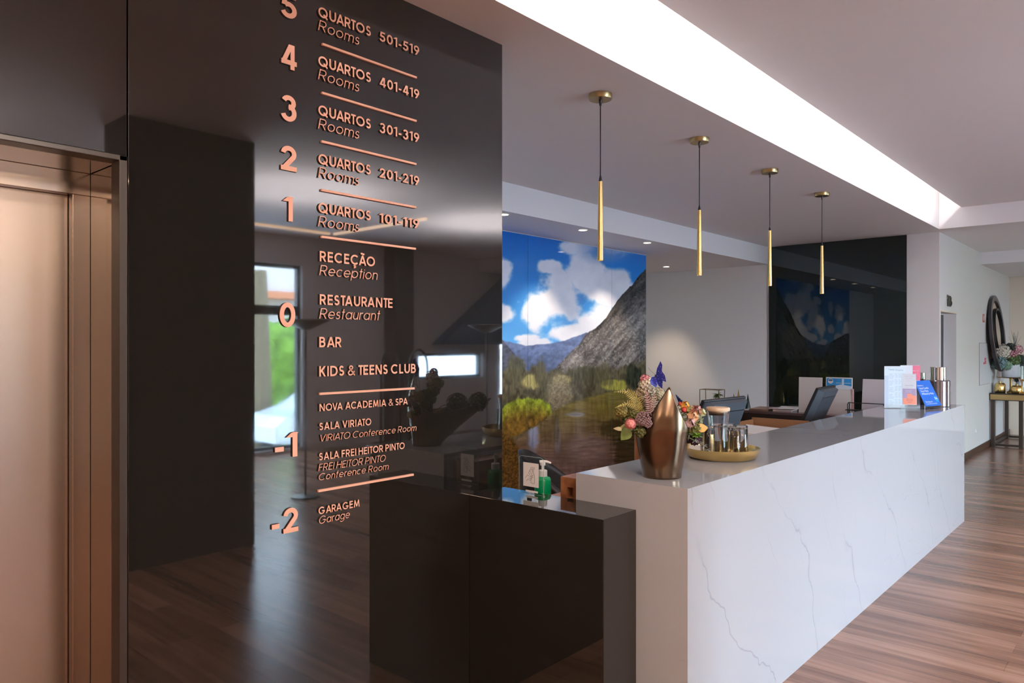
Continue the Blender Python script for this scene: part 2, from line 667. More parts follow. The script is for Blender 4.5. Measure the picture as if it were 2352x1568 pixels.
# back of the reception
struct(MB().box(2.54, 8.213, 4.985, 5.2, 0, SZ).build('wall_back', M_WALL))
struct(MB().box(2.3, XE + 0.2, 7.2, 7.4, 0, SZ).build('wall_back_far', M_WALL))
struct(MB().box(2.3, 2.5, 5.2, 7.3, 0, SZ).build('wall_recess', M_WALL))
# end wall and corridor wall with the doorway
struct(MB().box(XE, XE + 0.18, 2.44, 7.3, 0, CZ).build('wall_end', M_WALL))
struct(MB().box(XE - 0.012, XE - 0.001, 2.445, 4.236, 0, CZ - 0.004, bev=0.001).build('wall_end_panel', M_BLACKGLASS))
struct(MB().box(XE - 0.016, XE - 0.001, 4.237, 4.244, 0, CZ - 0.2).build('trim_1', P('white_edge', (0.5, 0.5, 0.55), 0.4)))
m = MB()
m.box(XE, 10.443, YC, 2.44, 0, CZ)
m.box(10.443, 11.362, YC, 2.44, 2.03, CZ)
m.box(11.362, 16.1, YC, 2.44, 0, CZ)
struct(m.build('wall_corridor', M_WALL))
m = MB().box(11.362, 13.95, YC - 0.012, YC, 0, 0.10, bev=0.002)
m.box(14.0, 15.89, YC - 0.012, YC, 0, 0.10, bev=0.002)
struct(m.build('baseboard_corridor', M_BASE))
struct(MB().box(15.9, 16.1, -5.4, YC, 0, 3.0).build('wall_corridor_end', P('warm_lit_paint', (0.78, 0.68, 0.55), 0.55)))  # the warm lamplight on this wall is put into its paint colour
d2 = struct(MB().box(10.45, 11.355, 2.23, 2.27, 0, 2.02).build('door_2', P('dark_door', (0.016, 0.012, 0.011), 0.4)))
struct(MB().box(10.43, 11.375, YC - 0.012, YC + 0.02, 2.030, 2.052, bev=0.002).build('trim_2', P('lamplit_trim', (0.85, 0.72, 0.58), 0.4)))  # lamplight along the lintel is put into this warm pale tone

# street side: wall with windows, its columns, lobby walls (all behind the camera, seen in the polished cladding)
m = MB()
xs = [-4.0]
for (a, b, c, d) in WINDOWS:
    m.box(xs[-1], a, WY - 0.2, WY, 0, UZ)
    m.box(a, b, WY - 0.2, WY, d, UZ)
    m.box(a, b, WY - 0.2, WY, 0, c)
    xs.append(b)
m.box(xs[-1], 16.2, WY - 0.2, WY, 0, UZ)
struct(m.build('wall_street', M_WALL))
M_FRAME = P('window_frame_dark', (0.03, 0.03, 0.035), 0.4)
for i, (a, b, c, d) in enumerate(WINDOWS):
    m = MB()
    t = 0.05
    m.box(a, a + t, WY - 0.14, WY - 0.06, c, d)
    m.box(b - t, b, WY - 0.14, WY - 0.06, c, d)
    m.box(a + t, b - t, WY - 0.14, WY - 0.06, c, c + t)
    m.box(a + t, b - t, WY - 0.14, WY - 0.06, d - t, d)
    if i == 1:
        m.box(a + t, b - t, WY - 0.14, WY - 0.06, 2.06, 2.20)
    if i == 3:
        for k in (1, 2, 3):
            x = a + (b - a) * k / 4
            m.box(x - 0.03, x + 0.03, WY - 0.14, WY - 0.06, c, d)
    f = struct(m.build('window_%d' % (i + 1), M_FRAME))
    struct(MB().box(a + t, b - t, WY - 0.104, WY - 0.096, c + t, d - t).build('pane', clear_sheet('window_glass', (0.98, 1, 1), 0.08), f))
struct(MB().box(2.1, 3.09, -1.3, -0.9, 0, UZ).build('pillar_1', P('dark_pillar', (0.010, 0.008, 0.007), 0.5)))
struct(MB().box(7.85, 8.25, WY, WY + 0.3, 0, UZ).build('pillar_2', P('grey_pillar', (0.12, 0.10, 0.10), 0.6)))
struct(MB().box(-4.2, -4.0, -5.4, 7.4, 0, 3.66).build('wall_lobby', P('lobby_paint', (0.70, 0.56, 0.44), 0.6)))
# outside
struct(MB().box(-300, 300, -400, WY - 0.2, -0.8, -0.7).build('ground', P('pale_paving', (0.86, 0.85, 0.84), 0.8, var=0.15, vscale=0.6)))

# ------------------------------------------------------------------ photo helper: pixel of the photograph + a true distance -> a point of the room
CF, SF, FPX = math.cos(YAW), math.sin(YAW), 1690.0


def at(px, py, d):
    """point seen at (px, py), d metres deep along the lens axis"""
    u, v = (px - 1176.0) / FPX, (791.0 - py) / FPX
    return Vector((d * (CF + u * SF), d * (SF - u * CF), CAM_H + d * v))


# ================================================================== LETTERING of the floor directory
def arc(cx, cy, rx, ry, a0, a1, n=18):
    return [(cx + rx * math.cos(R(a0 + (a1 - a0) * i / n)), cy + ry * math.sin(R(a0 + (a1 - a0) * i / n))) for i in range(n + 1)]


def glyph(ch, w):
    """strokes of one letter (cap height 1): list of ('r', polyline) ribbons or ('h', p, q) bars with level ends; and the width"""
    h = w / 2
    S = []

    def r(*p):
        S.append(('r', list(p)))

    def ra(pl):
        S.append(('r', pl))

    def d(p, q):
        S.append(('h', p, q))
    if ch == 'O':
        W = 1.06; ra(arc(W / 2, .5, W / 2 - h, .5 - h, 0, 360, 36))
    elif ch == 'Q':
        W = 1.08; ra(arc(.53, .5, .53 - h, .5 - h, 0, 360, 36)); r((.60, .34), (1.03, -.03))
    elif ch in 'CÇ':
        W = .98; ra(arc(.53, .5, .53 - h, .5 - h, 45, 315, 30))
        if ch == 'Ç':
            ra([(.52, .02), (.50, -.10)] + arc(.47, -.19, .12, .085, 90, -120, 8))
    elif ch == 'G':
        W = 1.06; ra(arc(.53, .5, .53 - h, .5 - h, 42, 352, 30)); r((.58, .5 - h), (1.06 - h * .6, .5 - h))
    elif ch == 'U':
        W = .78; ra([(h, 1), (h, .39)] + arc(.39, .39, .39 - h, .39 - h, 180, 360, 16) + [(W - h, 1)])
    elif ch in 'AÃ':
        W = .94; k = h * 1.15; d((k, 0), (.47, 1)); d((.47, 1), (W - k, 0)); r((.22, .29), (.72, .29))
        if ch == 'Ã':
            ra([(.26, 1.13), (.33, 1.19), (.41, 1.19), (.53, 1.13), (.61, 1.13), (.68, 1.20)])
    elif ch in 'BPRDEFLHIKNMT1' and ch not in 'T1MNK':
        if ch == 'I':
            W = w; r((h, 0), (h, 1))
        elif ch == 'L':
            W = .56; r((h, 1), (h, 0)); r((h, h), (W, h))
        elif ch == 'E':
            W = .62; r((h, 1), (h, 0)); r((h, h), (W, h)); r((h, 1 - h), (W, 1 - h)); r((h, .52), (W - .02, .52))
        elif ch == 'F':
            W = .58; r((h, 1), (h, 0)); r((h, 1 - h), (W, 1 - h)); r((h, .52), (W - .03, .52))
        elif ch == 'H':
            W = .80; r((h, 0), (h, 1)); r((W - h, 0), (W - h, 1)); r((h, .54), (W - h, .54))
        elif ch == 'D':
            W = .88; r((h, 0), (h, 1)); ra([(h, 1 - h)] + arc(W - .5, .5, .5 - h, .5 - h, 90, -90, 18) + [(h, h)])
        elif ch in 'PR':
            W = .70; yb = .45; rr = (1 - h - yb) / 2; r((h, 0), (h, 1))
            ra([(h, 1 - h)] + arc(W - h - rr, (1 - h + yb) / 2, rr, rr, 90, -90, 14) + [(h, yb)])
            if ch == 'R':
                W = .74; d((.36, .46), (W - h * 1.1, 0))
        elif ch == 'B':
            W = .70; yc = .53; r1 = (1 - h - yc) / 2; r2 = (yc - h) / 2; r((h, 0), (h, 1))
            ra([(h, 1 - h)] + arc(W - .06 - h - r1, (1 - h + yc) / 2, r1, r1, 90, -90, 12) + [(h, yc)])
            ra([(h, yc)] + arc(W - h - r2, (yc + h) / 2, r2, r2, 90, -90, 12) + [(h, h)])
    elif ch == 'K':
        W = .76; r((h, 0), (h, 1)); d((w * .8, .42), (.64, 1)); d((.27, .58), (W - h * 1.2, 0))
    elif ch == 'N':
        W = .84; r((h, 0), (h, 1)); r((W - h, 0), (W - h, 1)); d((h * 1.2, 1), (W - h * 1.2, 0))
    elif ch == 'M':
        W = 1.06; d((h * 1.1, 0), (.20, 1)); d((.20, 1), (.53, .08)); d((.53, .08), (.86, 1)); d((.86, 1), (W - h * 1.1, 0))
    elif ch == 'V':
        W = .88; k = h * 1.15; d((k, 1), (.44, 0)); d((.44, 0), (W - k, 1))
    elif ch == 'T':
        W = .58; r((W / 2, 0), (W / 2, 1)); r((0, 1 - h), (W, 1 - h))
    elif ch == 'S':
        W = .62
        ra(arc(.31, (1.5 - h) / 2, .27 - h * .9, (.5 - h) / 2, 25, 270, 16) + arc(.31, (.5 + h) / 2, .31 - h, (.5 - h) / 2, 90, -155, 16)[1:])
    elif ch == '&':
        W = .86
        ra([(.86, .0), (.25, .69)] + arc(.40, .79, .18, .15, 205, -35, 14) + [(.42, .58), (.20, .44)] + arc(.33, .26, .26, .20, 130, 300, 14) + [(.66, .20), (.80, .44)])
    elif ch == '-':
        W = .36; r((.01, .36), (.35, .36))
    elif ch == '0':
        W = .70; ra(arc(.35, .5, .35 - h, .5 - h, 0, 360, 32))
    elif ch == '1':
        W = .36; r((W - h, 0), (W - h, 1)); d((.0 + h * .6, .80), (W - h, 1.0 - h * .2))
    elif ch == '2':
        W = .68; ra(arc(.33, .68, .33 - h, .32 - h, 175, -30, 16) + [(h * 1.3, h)]); r((0, h), (.68, h))
    elif ch == '3':
        W = .66
        ra(arc(.32, .75 - h / 2, .30 - h, .25 - h / 2, 160, -90, 14)); ra(arc(.32, .25 + h / 2, .33 - h, .25 + h * .1, 90, -165, 16))
    elif ch == '4':
        W = .74; d((.47, 1), (h * 1.2, .25)); r((.02, .27), (.74, .27)); r((.54, 0), (.54, 1))
    elif ch == '5':
        W = .66; r((.62, 1 - h), (.17, 1 - h)); d((.20, 1), (.13, .50)); ra(arc(.32, .33, .34 - h, .33 - h, 128, -160, 18))
    elif ch == '9':
        W = .66; ra(arc(.33, .67, .33 - h, .33 - h, 0, 360, 26)); d((.60, .58), (.24, 0))
    # lower case, x height .72
    elif ch == 'o':
        W = .72; ra(arc(.36, .36, .36 - h, .36 - h, 0, 360, 26))
    elif ch == 'a':
        W = .72; ra(arc(.36, .36, .36 - h, .36 - h, 0, 360, 26)); r((W - h, 0), (W - h, .72))
    elif ch == 'g':
        W = .72; ra(arc(.36, .36, .36 - h, .36 - h, 0, 360, 26)); ra([(W - h, .72), (W - h, -.02)] + arc(.36, -.02, .36 - h, .24, 0, -150, 12))
    elif ch == 'p':
        W = .72; ra(arc(.36, .36, .36 - h, .36 - h, 0, 360, 26)); r((h, -.28), (h, .72))
    elif ch == 'e':
        W = .72; ra([(h, .36), (W - h, .36)] + arc(.36, .36, .36 - h, .36 - h, 0, 318, 22))
    elif ch == 'c':
        W = .66; ra(arc(.36, .36, .36 - h, .36 - h, 48, 312, 20))
    elif ch == 'n':
        W = .58; r((h, 0), (h, .72)); ra([(h, .40)] + arc(.29, .43, .29 - h, .29 - h, 170, 0, 12) + [(W - h, 0)])
    elif ch == 'u':
        W = .58; r((W - h, 0), (W - h, .72)); ra([(h, .72), (h, .29)] + arc(.29, .29, .29 - h, .29 - h, 180, 350, 12))
    elif ch == 'm':
        W = .98; r((h, 0), (h, .72))
        a = (W + h) / 2
        ra([(h, .42)] + arc((h + W / 2) / 2, .46, (W / 2 - h) / 2, .26 - h, 175, 0, 10) + [(W / 2, 0)])
        ra([(W / 2, .42)] + arc((W / 2 + W - h) / 2, .46, (W / 2 - h) / 2, .26 - h, 175, 0, 10) + [(W - h, 0)])
    elif ch == 'r':
        W = .34; r((h, 0), (h, .72)); ra([(h, .42)] + arc(.29, .45, .29 - h, .27 - h, 175, 70, 8))
    elif ch == 's':
        W = .44
        ra([(x * .71, y * .72) for x, y in arc(.31, (1.5 - h) / 2, .27 - h, (.5 - h) / 2, 25, 270, 12) + arc(.31, (.5 + h) / 2, .31 - h, (.5 - h) / 2, 90, -155, 12)[1:]])
    elif ch == 't':
        W = .32; r((W / 2, 0), (W / 2, 1)); r((0, .70), (W, .70))
    elif ch == 'i':
        W = w; r((h, 0), (h, .72)); r((h, .86), (h, .86 + w * 1.1))
    elif ch == 'f':
        W = .36; ra([(.15, 0), (.15, .80)] + arc(.29, .80, .14, .17, 180, 80, 8)); r((0, .70), (.34, .70))
    else:
        W = .3
    return S, W


def ribbon(pl, w):
    pts = [Vector((p[0], p[1])) for p in pl]
    closed = len(pts) > 3 and (pts[0] - pts[-1]).length < 1e-4
    if closed:
        pts = pts[:-1]
    n = len(pts)
    L, Rr = [], []
    for i in range(n):
        a = pts[(i - 1) % n] if (closed or i > 0) else None
        b = pts[(i + 1) % n] if (closed or i < n - 1) else None
        da = (pts[i] - a).normalized() if a is not None else None
        db = (b - pts[i]).normalized() if b is not None else None
        if da is None:
            da = db
        if db is None:
            db = da
        na, nb = Vector((-da.y, da.x)), Vector((-db.y, db.x))
        m = na + nb
        if m.length < 1e-6:
            m = na
        m.normalize()
        k = min(1.8, 1.0 / max(0.3, m.dot(na)))
        L.append(pts[i] + m * (w / 2 * k))
        Rr.append(pts[i] - m * (w / 2 * k))
    return L, Rr, closed


CAPW = {}


def lettering(text, X0, X1, zb, cap, weight, italic, parent, name, yf=2.3055, depth=0.0063, base=(0, 0, 0), mat=None, label=None):
    """raised letters on the cladding, spread between X0 and X1"""
    shear = 0.20 if italic else 0.0
    x = 0.0
    items = []
    prev = ''
    for ch in text:
        if ch == ' ':
            x += .46; prev = ' '
            continue
        S, W = glyph(ch, weight)
        gap = .165 if weight > .12 else .15
        if prev in ('', ' '):
            gap = 0.0
        elif (prev + ch) in ('TA', 'AT', 'RT', 'TO', 'LA', 'VA', 'OV', 'AV', 'RA', 'AR', 'PA', 'CA', 'TE', 'ÇÃ', 'ÃO', 'UA', 'AC'):
            gap = .04 if (prev + ch) not in ('AT', 'TA', 'VA', 'AV') else -.06
        x += gap
        items.append((S, x, weight * (.74 if ch == '&' else 1)))
        x += W
        prev = ch
    sx = (X1 - X0) / (x * cap)
    if shear:
        sx = (X1 - X0 - shear * cap * .5) / (x * cap)
    m = MB()
    bm = m.bm
    bx, by, bz = base

    def V(p, xo, y):
        return bm.verts.new((X0 + ((p[0] + xo) * sx) * cap + shear * p[1] * cap - bx, y - by, zb + p[1] * cap - bz))

    def solid(poly, xo, yf):
        f = [V(p, xo, yf) for p in poly]
        g = [V(p, xo, yf + depth) for p in poly]
        bm.faces.new(f)
        n = len(poly)
        for i in range(n):
            j = (i + 1) % n
            bm.faces.new((f[i], f[j], g[j], g[i]))
    yf0 = yf
    for S, xo, wt_ in items:
        for si, s in enumerate(S):
            yf = yf0 + .00018 * si
            if s[0] == 'h':
                p, q = Vector(s[1]), Vector(s[2])
                dv = (q - p).normalized()
                k = weight / 2 / max(0.35, abs(dv.y))
                solid([(p.x - k, p.y), (p.x + k, p.y), (q.x + k, q.y), (q.x - k, q.y)], xo, yf)
            else:
                L, Q, closed = ribbon(s[1], wt_)
                n = len(L)
                rng = range(n if closed else n - 1)
                fl = [V(p, xo, yf) for p in L]; fr = [V(p, xo, yf) for p in Q]
                gl = [V(p, xo, yf + depth) for p in L]; gr = [V(p, xo, yf + depth) for p in Q]
                for i in rng:
                    j = (i + 1) % n
                    bm.faces.new((fl[i], fl[j], fr[j], fr[i]))
                    bm.faces.new((fl[i], gl[i], gl[j], fl[j]))
                    bm.faces.new((fr[i], fr[j], gr[j], gr[i]))
                if not closed:
                    bm.faces.new((fl[0], fr[0], gr[0], gl[0]))
                    bm.faces.new((fl[-1], gl[-1], gr[-1], fr[-1]))
    o_ = m.build(name, mat or M_COPPER, parent)
    o_.data.materials.append(M_EDGE)
    for p_ in o_.data.polygons:
        p_.material_index = 0 if abs(p_.normal.y) > .9 else 1
    return o_


FD_BASE = (1.70, 2.300, 0.95)
fd = thing('floor_directory', FD_BASE, 'copper floor directory lettering mounted on the black wall beside the lift', 'sign')
BO, LI = 0.175, 0.085
for k, zb in ((5, 2.816), (4, 2.637), (3, 2.457), (2, 2.279), (1, 2.101)):
    lettering('QUARTOS', 1.541, 1.778, zb, .038, BO, False, fd, 'heading', base=FD_BASE)
    lettering('%d01-%d19' % (k, k), 1.821, 2.026, zb - .002, .038, BO, False, fd, 'room_range', base=FD_BASE)
    lettering('Rooms', 1.540, 1.724, zb - .050, .039, LI, True, fd, 'translation', base=FD_BASE)
    n0, n1 = ((1.404, 1.436) if k == 1 else (1.389, 1.452))
    lettering(str(k), n0, n1, zb - .047, .087, 0.19, False, fd, 'floor_number', base=FD_BASE)
for (t, a, b, z, c, wt, it, nm) in (
        ('RECEÇÃO', 1.547, 1.798, 1.924, .038, BO, False, 'heading'), ('Reception', 1.545, 1.812, 1.873, .038, LI, True, 'translation'),
        ('RESTAURANTE', 1.547, 1.886, 1.766, .038, BO, False, 'heading'), ('Restaurant', 1.545, 1.822, 1.715, .038, LI, True, 'translation'),
        ('BAR', 1.545, 1.642, 1.610, .038, BO, False, 'heading'), ('KIDS & TEENS CLUB', 1.545, 2.008, 1.503, .038, BO, False, 'heading'),
        ('NOVA ACADEMIA & SPA', 1.546, 1.965, 1.376, .027, 0.16, False, 'heading'),
        ('SALA VIRIATO', 1.545, 1.780, 1.307, .027, 0.16, False, 'heading'), ('VIRIATO Conference Room', 1.545, 2.012, 1.265, .025, LI, True, 'translation'),
        ('SALA FREI HEITOR PINTO', 1.544, 1.948, 1.197, .027, 0.16, False, 'heading'), ('FREI HEITOR PINTO', 1.541, 1.851, 1.158, .026, LI, True, 'translation'),
        ('Conference Room', 1.541, 1.866, 1.124, .025, LI, True, 'translation'),
        ('GARAGEM', 1.542, 1.725, 1.000, .027, 0.16, False, 'heading'), ('Garage', 1.542, 1.680, .965, .028, LI, True, 'translation'),
        ('0', 1.384, 1.446, 1.681, .087, 0.19, False, 'floor_number'), ('-1', 1.365, 1.454, 1.223, .087, 0.19, False, 'floor_number'),
        ('-2', 1.353, 1.458, .957, .087, 0.19, False, 'floor_number')):
    lettering(t, a, b, z, c, wt, it, fd, nm, base=FD_BASE)
for a, b, z in ((1.558, 2.012, 2.720), (1.556, 2.011, 2.541), (1.555, 2.010, 2.363), (1.554, 2.008, 2.185), (1.554, 2.007, 2.014), (1.547, 2.000, 1.440), (1.541, 1.995, 1.086)):
    MB().box(a - FD_BASE[0], b - FD_BASE[0], 2.303 - 2.300, 2.3118 - 2.300, z - .004 - .95, z + .004 - .95).build('divider', M_COPPER, fd)

# ================================================================== RECEPTION DESK
DX0, DX1, DY0, DY1, DZ = 2.561, 7.81, 1.366, 1.897, 1.066
desk = thing('reception_desk', (5.18, 1.63, 0), 'long white veined marble reception desk standing on the wood floor', 'desk')


def lbox(parent, name, mat, x0, x1, y0, y1, z0, z1, bev=0.002, seg=2):
    l = parent.location
    return MB().box(x0 - l.x, x1 - l.x, y0 - l.y, y1 - l.y, z0 - l.z, z1 - l.z, bev=bev, seg=seg).build(name, mat, parent)




def mitred(parent, name, outer, inner, mat_):
    l = parent.location
    m_ = MB()
    a = [m_.bm.verts.new(Vector(p) - l) for p in outer]
    b = [m_.bm.verts.new(Vector(p) - l) for p in inner]
    m_.bm.faces.new(a); m_.bm.faces.new(b[::-1])
    for q in range(4):
        r_ = (q + 1) % 4
        m_.bm.faces.new((a[r_], a[q], b[q], b[r_]))
    return m_.build(name, mat_, parent)


T_ = .02
mitred(desk, 'countertop', [(DX0, DY0, DZ), (DX1, DY0, DZ), (DX1, DY1, DZ), (DX0, DY1, DZ)], [(DX0 + T_, DY0 + T_, DZ - T_), (DX1 - T_, DY0 + T_, DZ - T_), (DX1 - T_, DY1, DZ - T_), (DX0 + T_, DY1, DZ - T_)], M_MARBLE)
mitred(desk, 'front_panel', [(DX0, DY0, 0), (DX1, DY0, 0), (DX1, DY0, DZ), (DX0, DY0, DZ)], [(DX0 + T_, DY0 + T_, 0), (DX1 - T_, DY0 + T_, 0), (DX1 - T_, DY0 + T_, DZ - T_), (DX0 + T_, DY0 + T_, DZ - T_)], M_MARBLE)
for xo_, sg_ in ((DX0, 1), (DX1, -1)):
    mitred(desk, 'end_panel', [(xo_, DY0, 0), (xo_, DY1, 0), (xo_, DY1, DZ), (xo_, DY0, DZ)], [(xo_ + sg_ * T_, DY0 + T_, 0), (xo_ + sg_ * T_, DY1, 0), (xo_ + sg_ * T_, DY1, DZ - T_), (xo_ + sg_ * T_, DY0 + T_, DZ - T_)], M_MARBLE)
lbox(desk, 'back_panel', M_WHITE, DX0 + .0202, DX1 - .0202, DY1 - .03, DY1 - .01, 0, DZ - .0201)
lbox(desk, 'work_surface', P('desk_laminate', (0.05, 0.025, 0.018), 0.4), 4.28, 7.75, DY1 + .001, 2.75, .72, .75)
lbox(desk, 'modesty_panel', P('desk_laminate', (0.05, 0.025, 0.018), 0.4), 4.28, 7.75, 1.95, 1.97, 0, .7199)

blk = thing('side_block', (2.44, 1.95, 0), 'low polished black stone block joining the marble desk to the black wall', 'counter')
lbox(blk, 'body', M_STONE, 2.327, 2.559, 1.594, YP - .001, 0, .953, .002)

# ================================================================== PENDANTS
def make_pendant():
    t = thing('pendant_light', (0, 0, CZ), 'x', 'pendant lamp', 'brass cone pendants over the reception desk')
    MB().lathe([(0, -.001), (.066, -.001), (.066, -.022), (.062, -.030), (0, -.030)], 40).build('canopy', M_BRASSDULL, t, angle=40)
    MB().lathe([(0, -.030), (.009, -.030), (.006, -.062), (0, -.062)], 12).build('cord_grip', M_BLACK, t, angle=40)
    MB().tube([(0, 0, -.06), (.002, .001, -.25), (0, 0, -.455)], .0032, 8).build('cord', M_CORD, t, smooth=True)
    MB().lathe([(0, -.452), (.004, -.452), (.0105, -.488), (0, -.488)], 12).build('cap', M_BLACK, t, angle=40)
    MB().lathe([(0, -.487), (.0115, -.487), (.0185, -.93), (.0165, -.93), (.0145, -.90), (0, -.90)], 32).build('shade', M_BRASS, t, angle=40)
    MB().lathe([(0, -.915), (.0145, -.915), (.0145, -.918), (0, -.918)], 16).build('bulb', P('pendant_bulb', (1, 1, 1), .4, emit=(1, .82, .55), estr=6), t)
    return t


pend = make_pendant()
for i, (x, words) in enumerate(((3.415, 'nearest the black lettered wall'), (4.59, 'second from the black lettered wall'), (5.785, 'third from the black lettered wall'), (6.99, 'in front of the black glass wall panel'))):
    o = pend if i == 0 else copy_tree(pend)
    o.location = (x, 2.36, CZ)
    o['label'] = 'slim brass pendant lamp on a black cord, ' + words

# ================================================================== DOWNLIGHTS in the soffit
def make_spot():
    t = thing('recessed_downlight', (0, 0, SZ), 'x', 'ceiling light', 'round downlights in the soffit')
    MB().lathe([(.040, -.001), (.052, -.001), (.050, -.006), (.040, -.004)], 28, close=True).build('trim_ring', M_WHITE, t, angle=40)
    MB().lathe([(0, -.002), (.040, -.002), (.036, -.004), (0, -.005)], 24).build('lens', M_LAMP, t)
    return t


sp = make_spot()
SPOTS = [(4.82, 4.36, 'beside the edge of the black lettered wall'), (6.0, 4.36, 'behind the nearest pendant lamp, above the mural'),
         (7.23, 4.36, 'above the right edge of the mural'), (9.64, 5.49, 'over the recess beyond the mural')]
for i, (x, y, wd) in enumerate(SPOTS):
    o = sp if i == 0 else copy_tree(sp)
    o.location = (x, y, SZ)
    o['label'] = 'small round glowing downlight in the soffit ' + wd
    l = bpy.data.lights.new('spot_lamp', 'SPOT')
    l.energy = 75
    l.color = (1, .80, .56)
    l.spot_size = R(80)
    l.spot_blend = .6
    l.shadow_soft_size = .03
    lo = bpy.data.objects.new('spot_lamp', l)
    lo.location = (x, y, SZ - .02)
    lo.rotation_euler = (R(14), 0, 0)
    COL.objects.link(lo)

v = thing('soffit_panel', (9.9, 6.6, SZ), 'grey slotted air vent in the soffit beyond the mural', 'vent')
MB().box(-.42, .42, -.28, .28, -.006, -.001).build('flat_sheet', P('soffit_grey', (.22, .22, .21), .6), v)  # plain flat sheet, darker than the soffit around it

# ================================================================== PHOTO MURAL (three printed glass panels)
MY, MTOP = 4.97, 2.762


def hash2(ix, iy, s):
    h = (ix.astype(np.int64) * 374761393 + iy.astype(np.int64) * 668265263 + s * 982451653) & 0xFFFFFFFF
    h = ((h ^ (h >> 13)) * 1274126177) & 0xFFFFFFFF
    return ((h ^ (h >> 16)) & 0xFFFF) / 65535.0


def vnoise(x, y, s):
    ix, iy = np.floor(x), np.floor(y)
    fx, fy = x - ix, y - iy
    fx, fy = fx * fx * (3 - 2 * fx), fy * fy * (3 - 2 * fy)
    a, b = hash2(ix, iy, s), hash2(ix + 1, iy, s)
    c, d = hash2(ix, iy + 1, s), hash2(ix + 1, iy + 1, s)
    return (a * (1 - fx) + b * fx) * (1 - fy) + (c * (1 - fx) + d * fx) * fy


def fbm(x, y, s, o=5):
    t, a, k = np.zeros_like(x), 0.5, 1.0
    for i in range(o):
        t += a * vnoise(x * k, y * k, s + i * 17)
        a *= 0.5
        k *= 2.03
    return t / (1 - 0.5 ** o)


def sst(e0, e1, x):
    t = np.clip((x - e0) / (e1 - e0), 0, 1)
    return t * t * (3 - 2 * t)


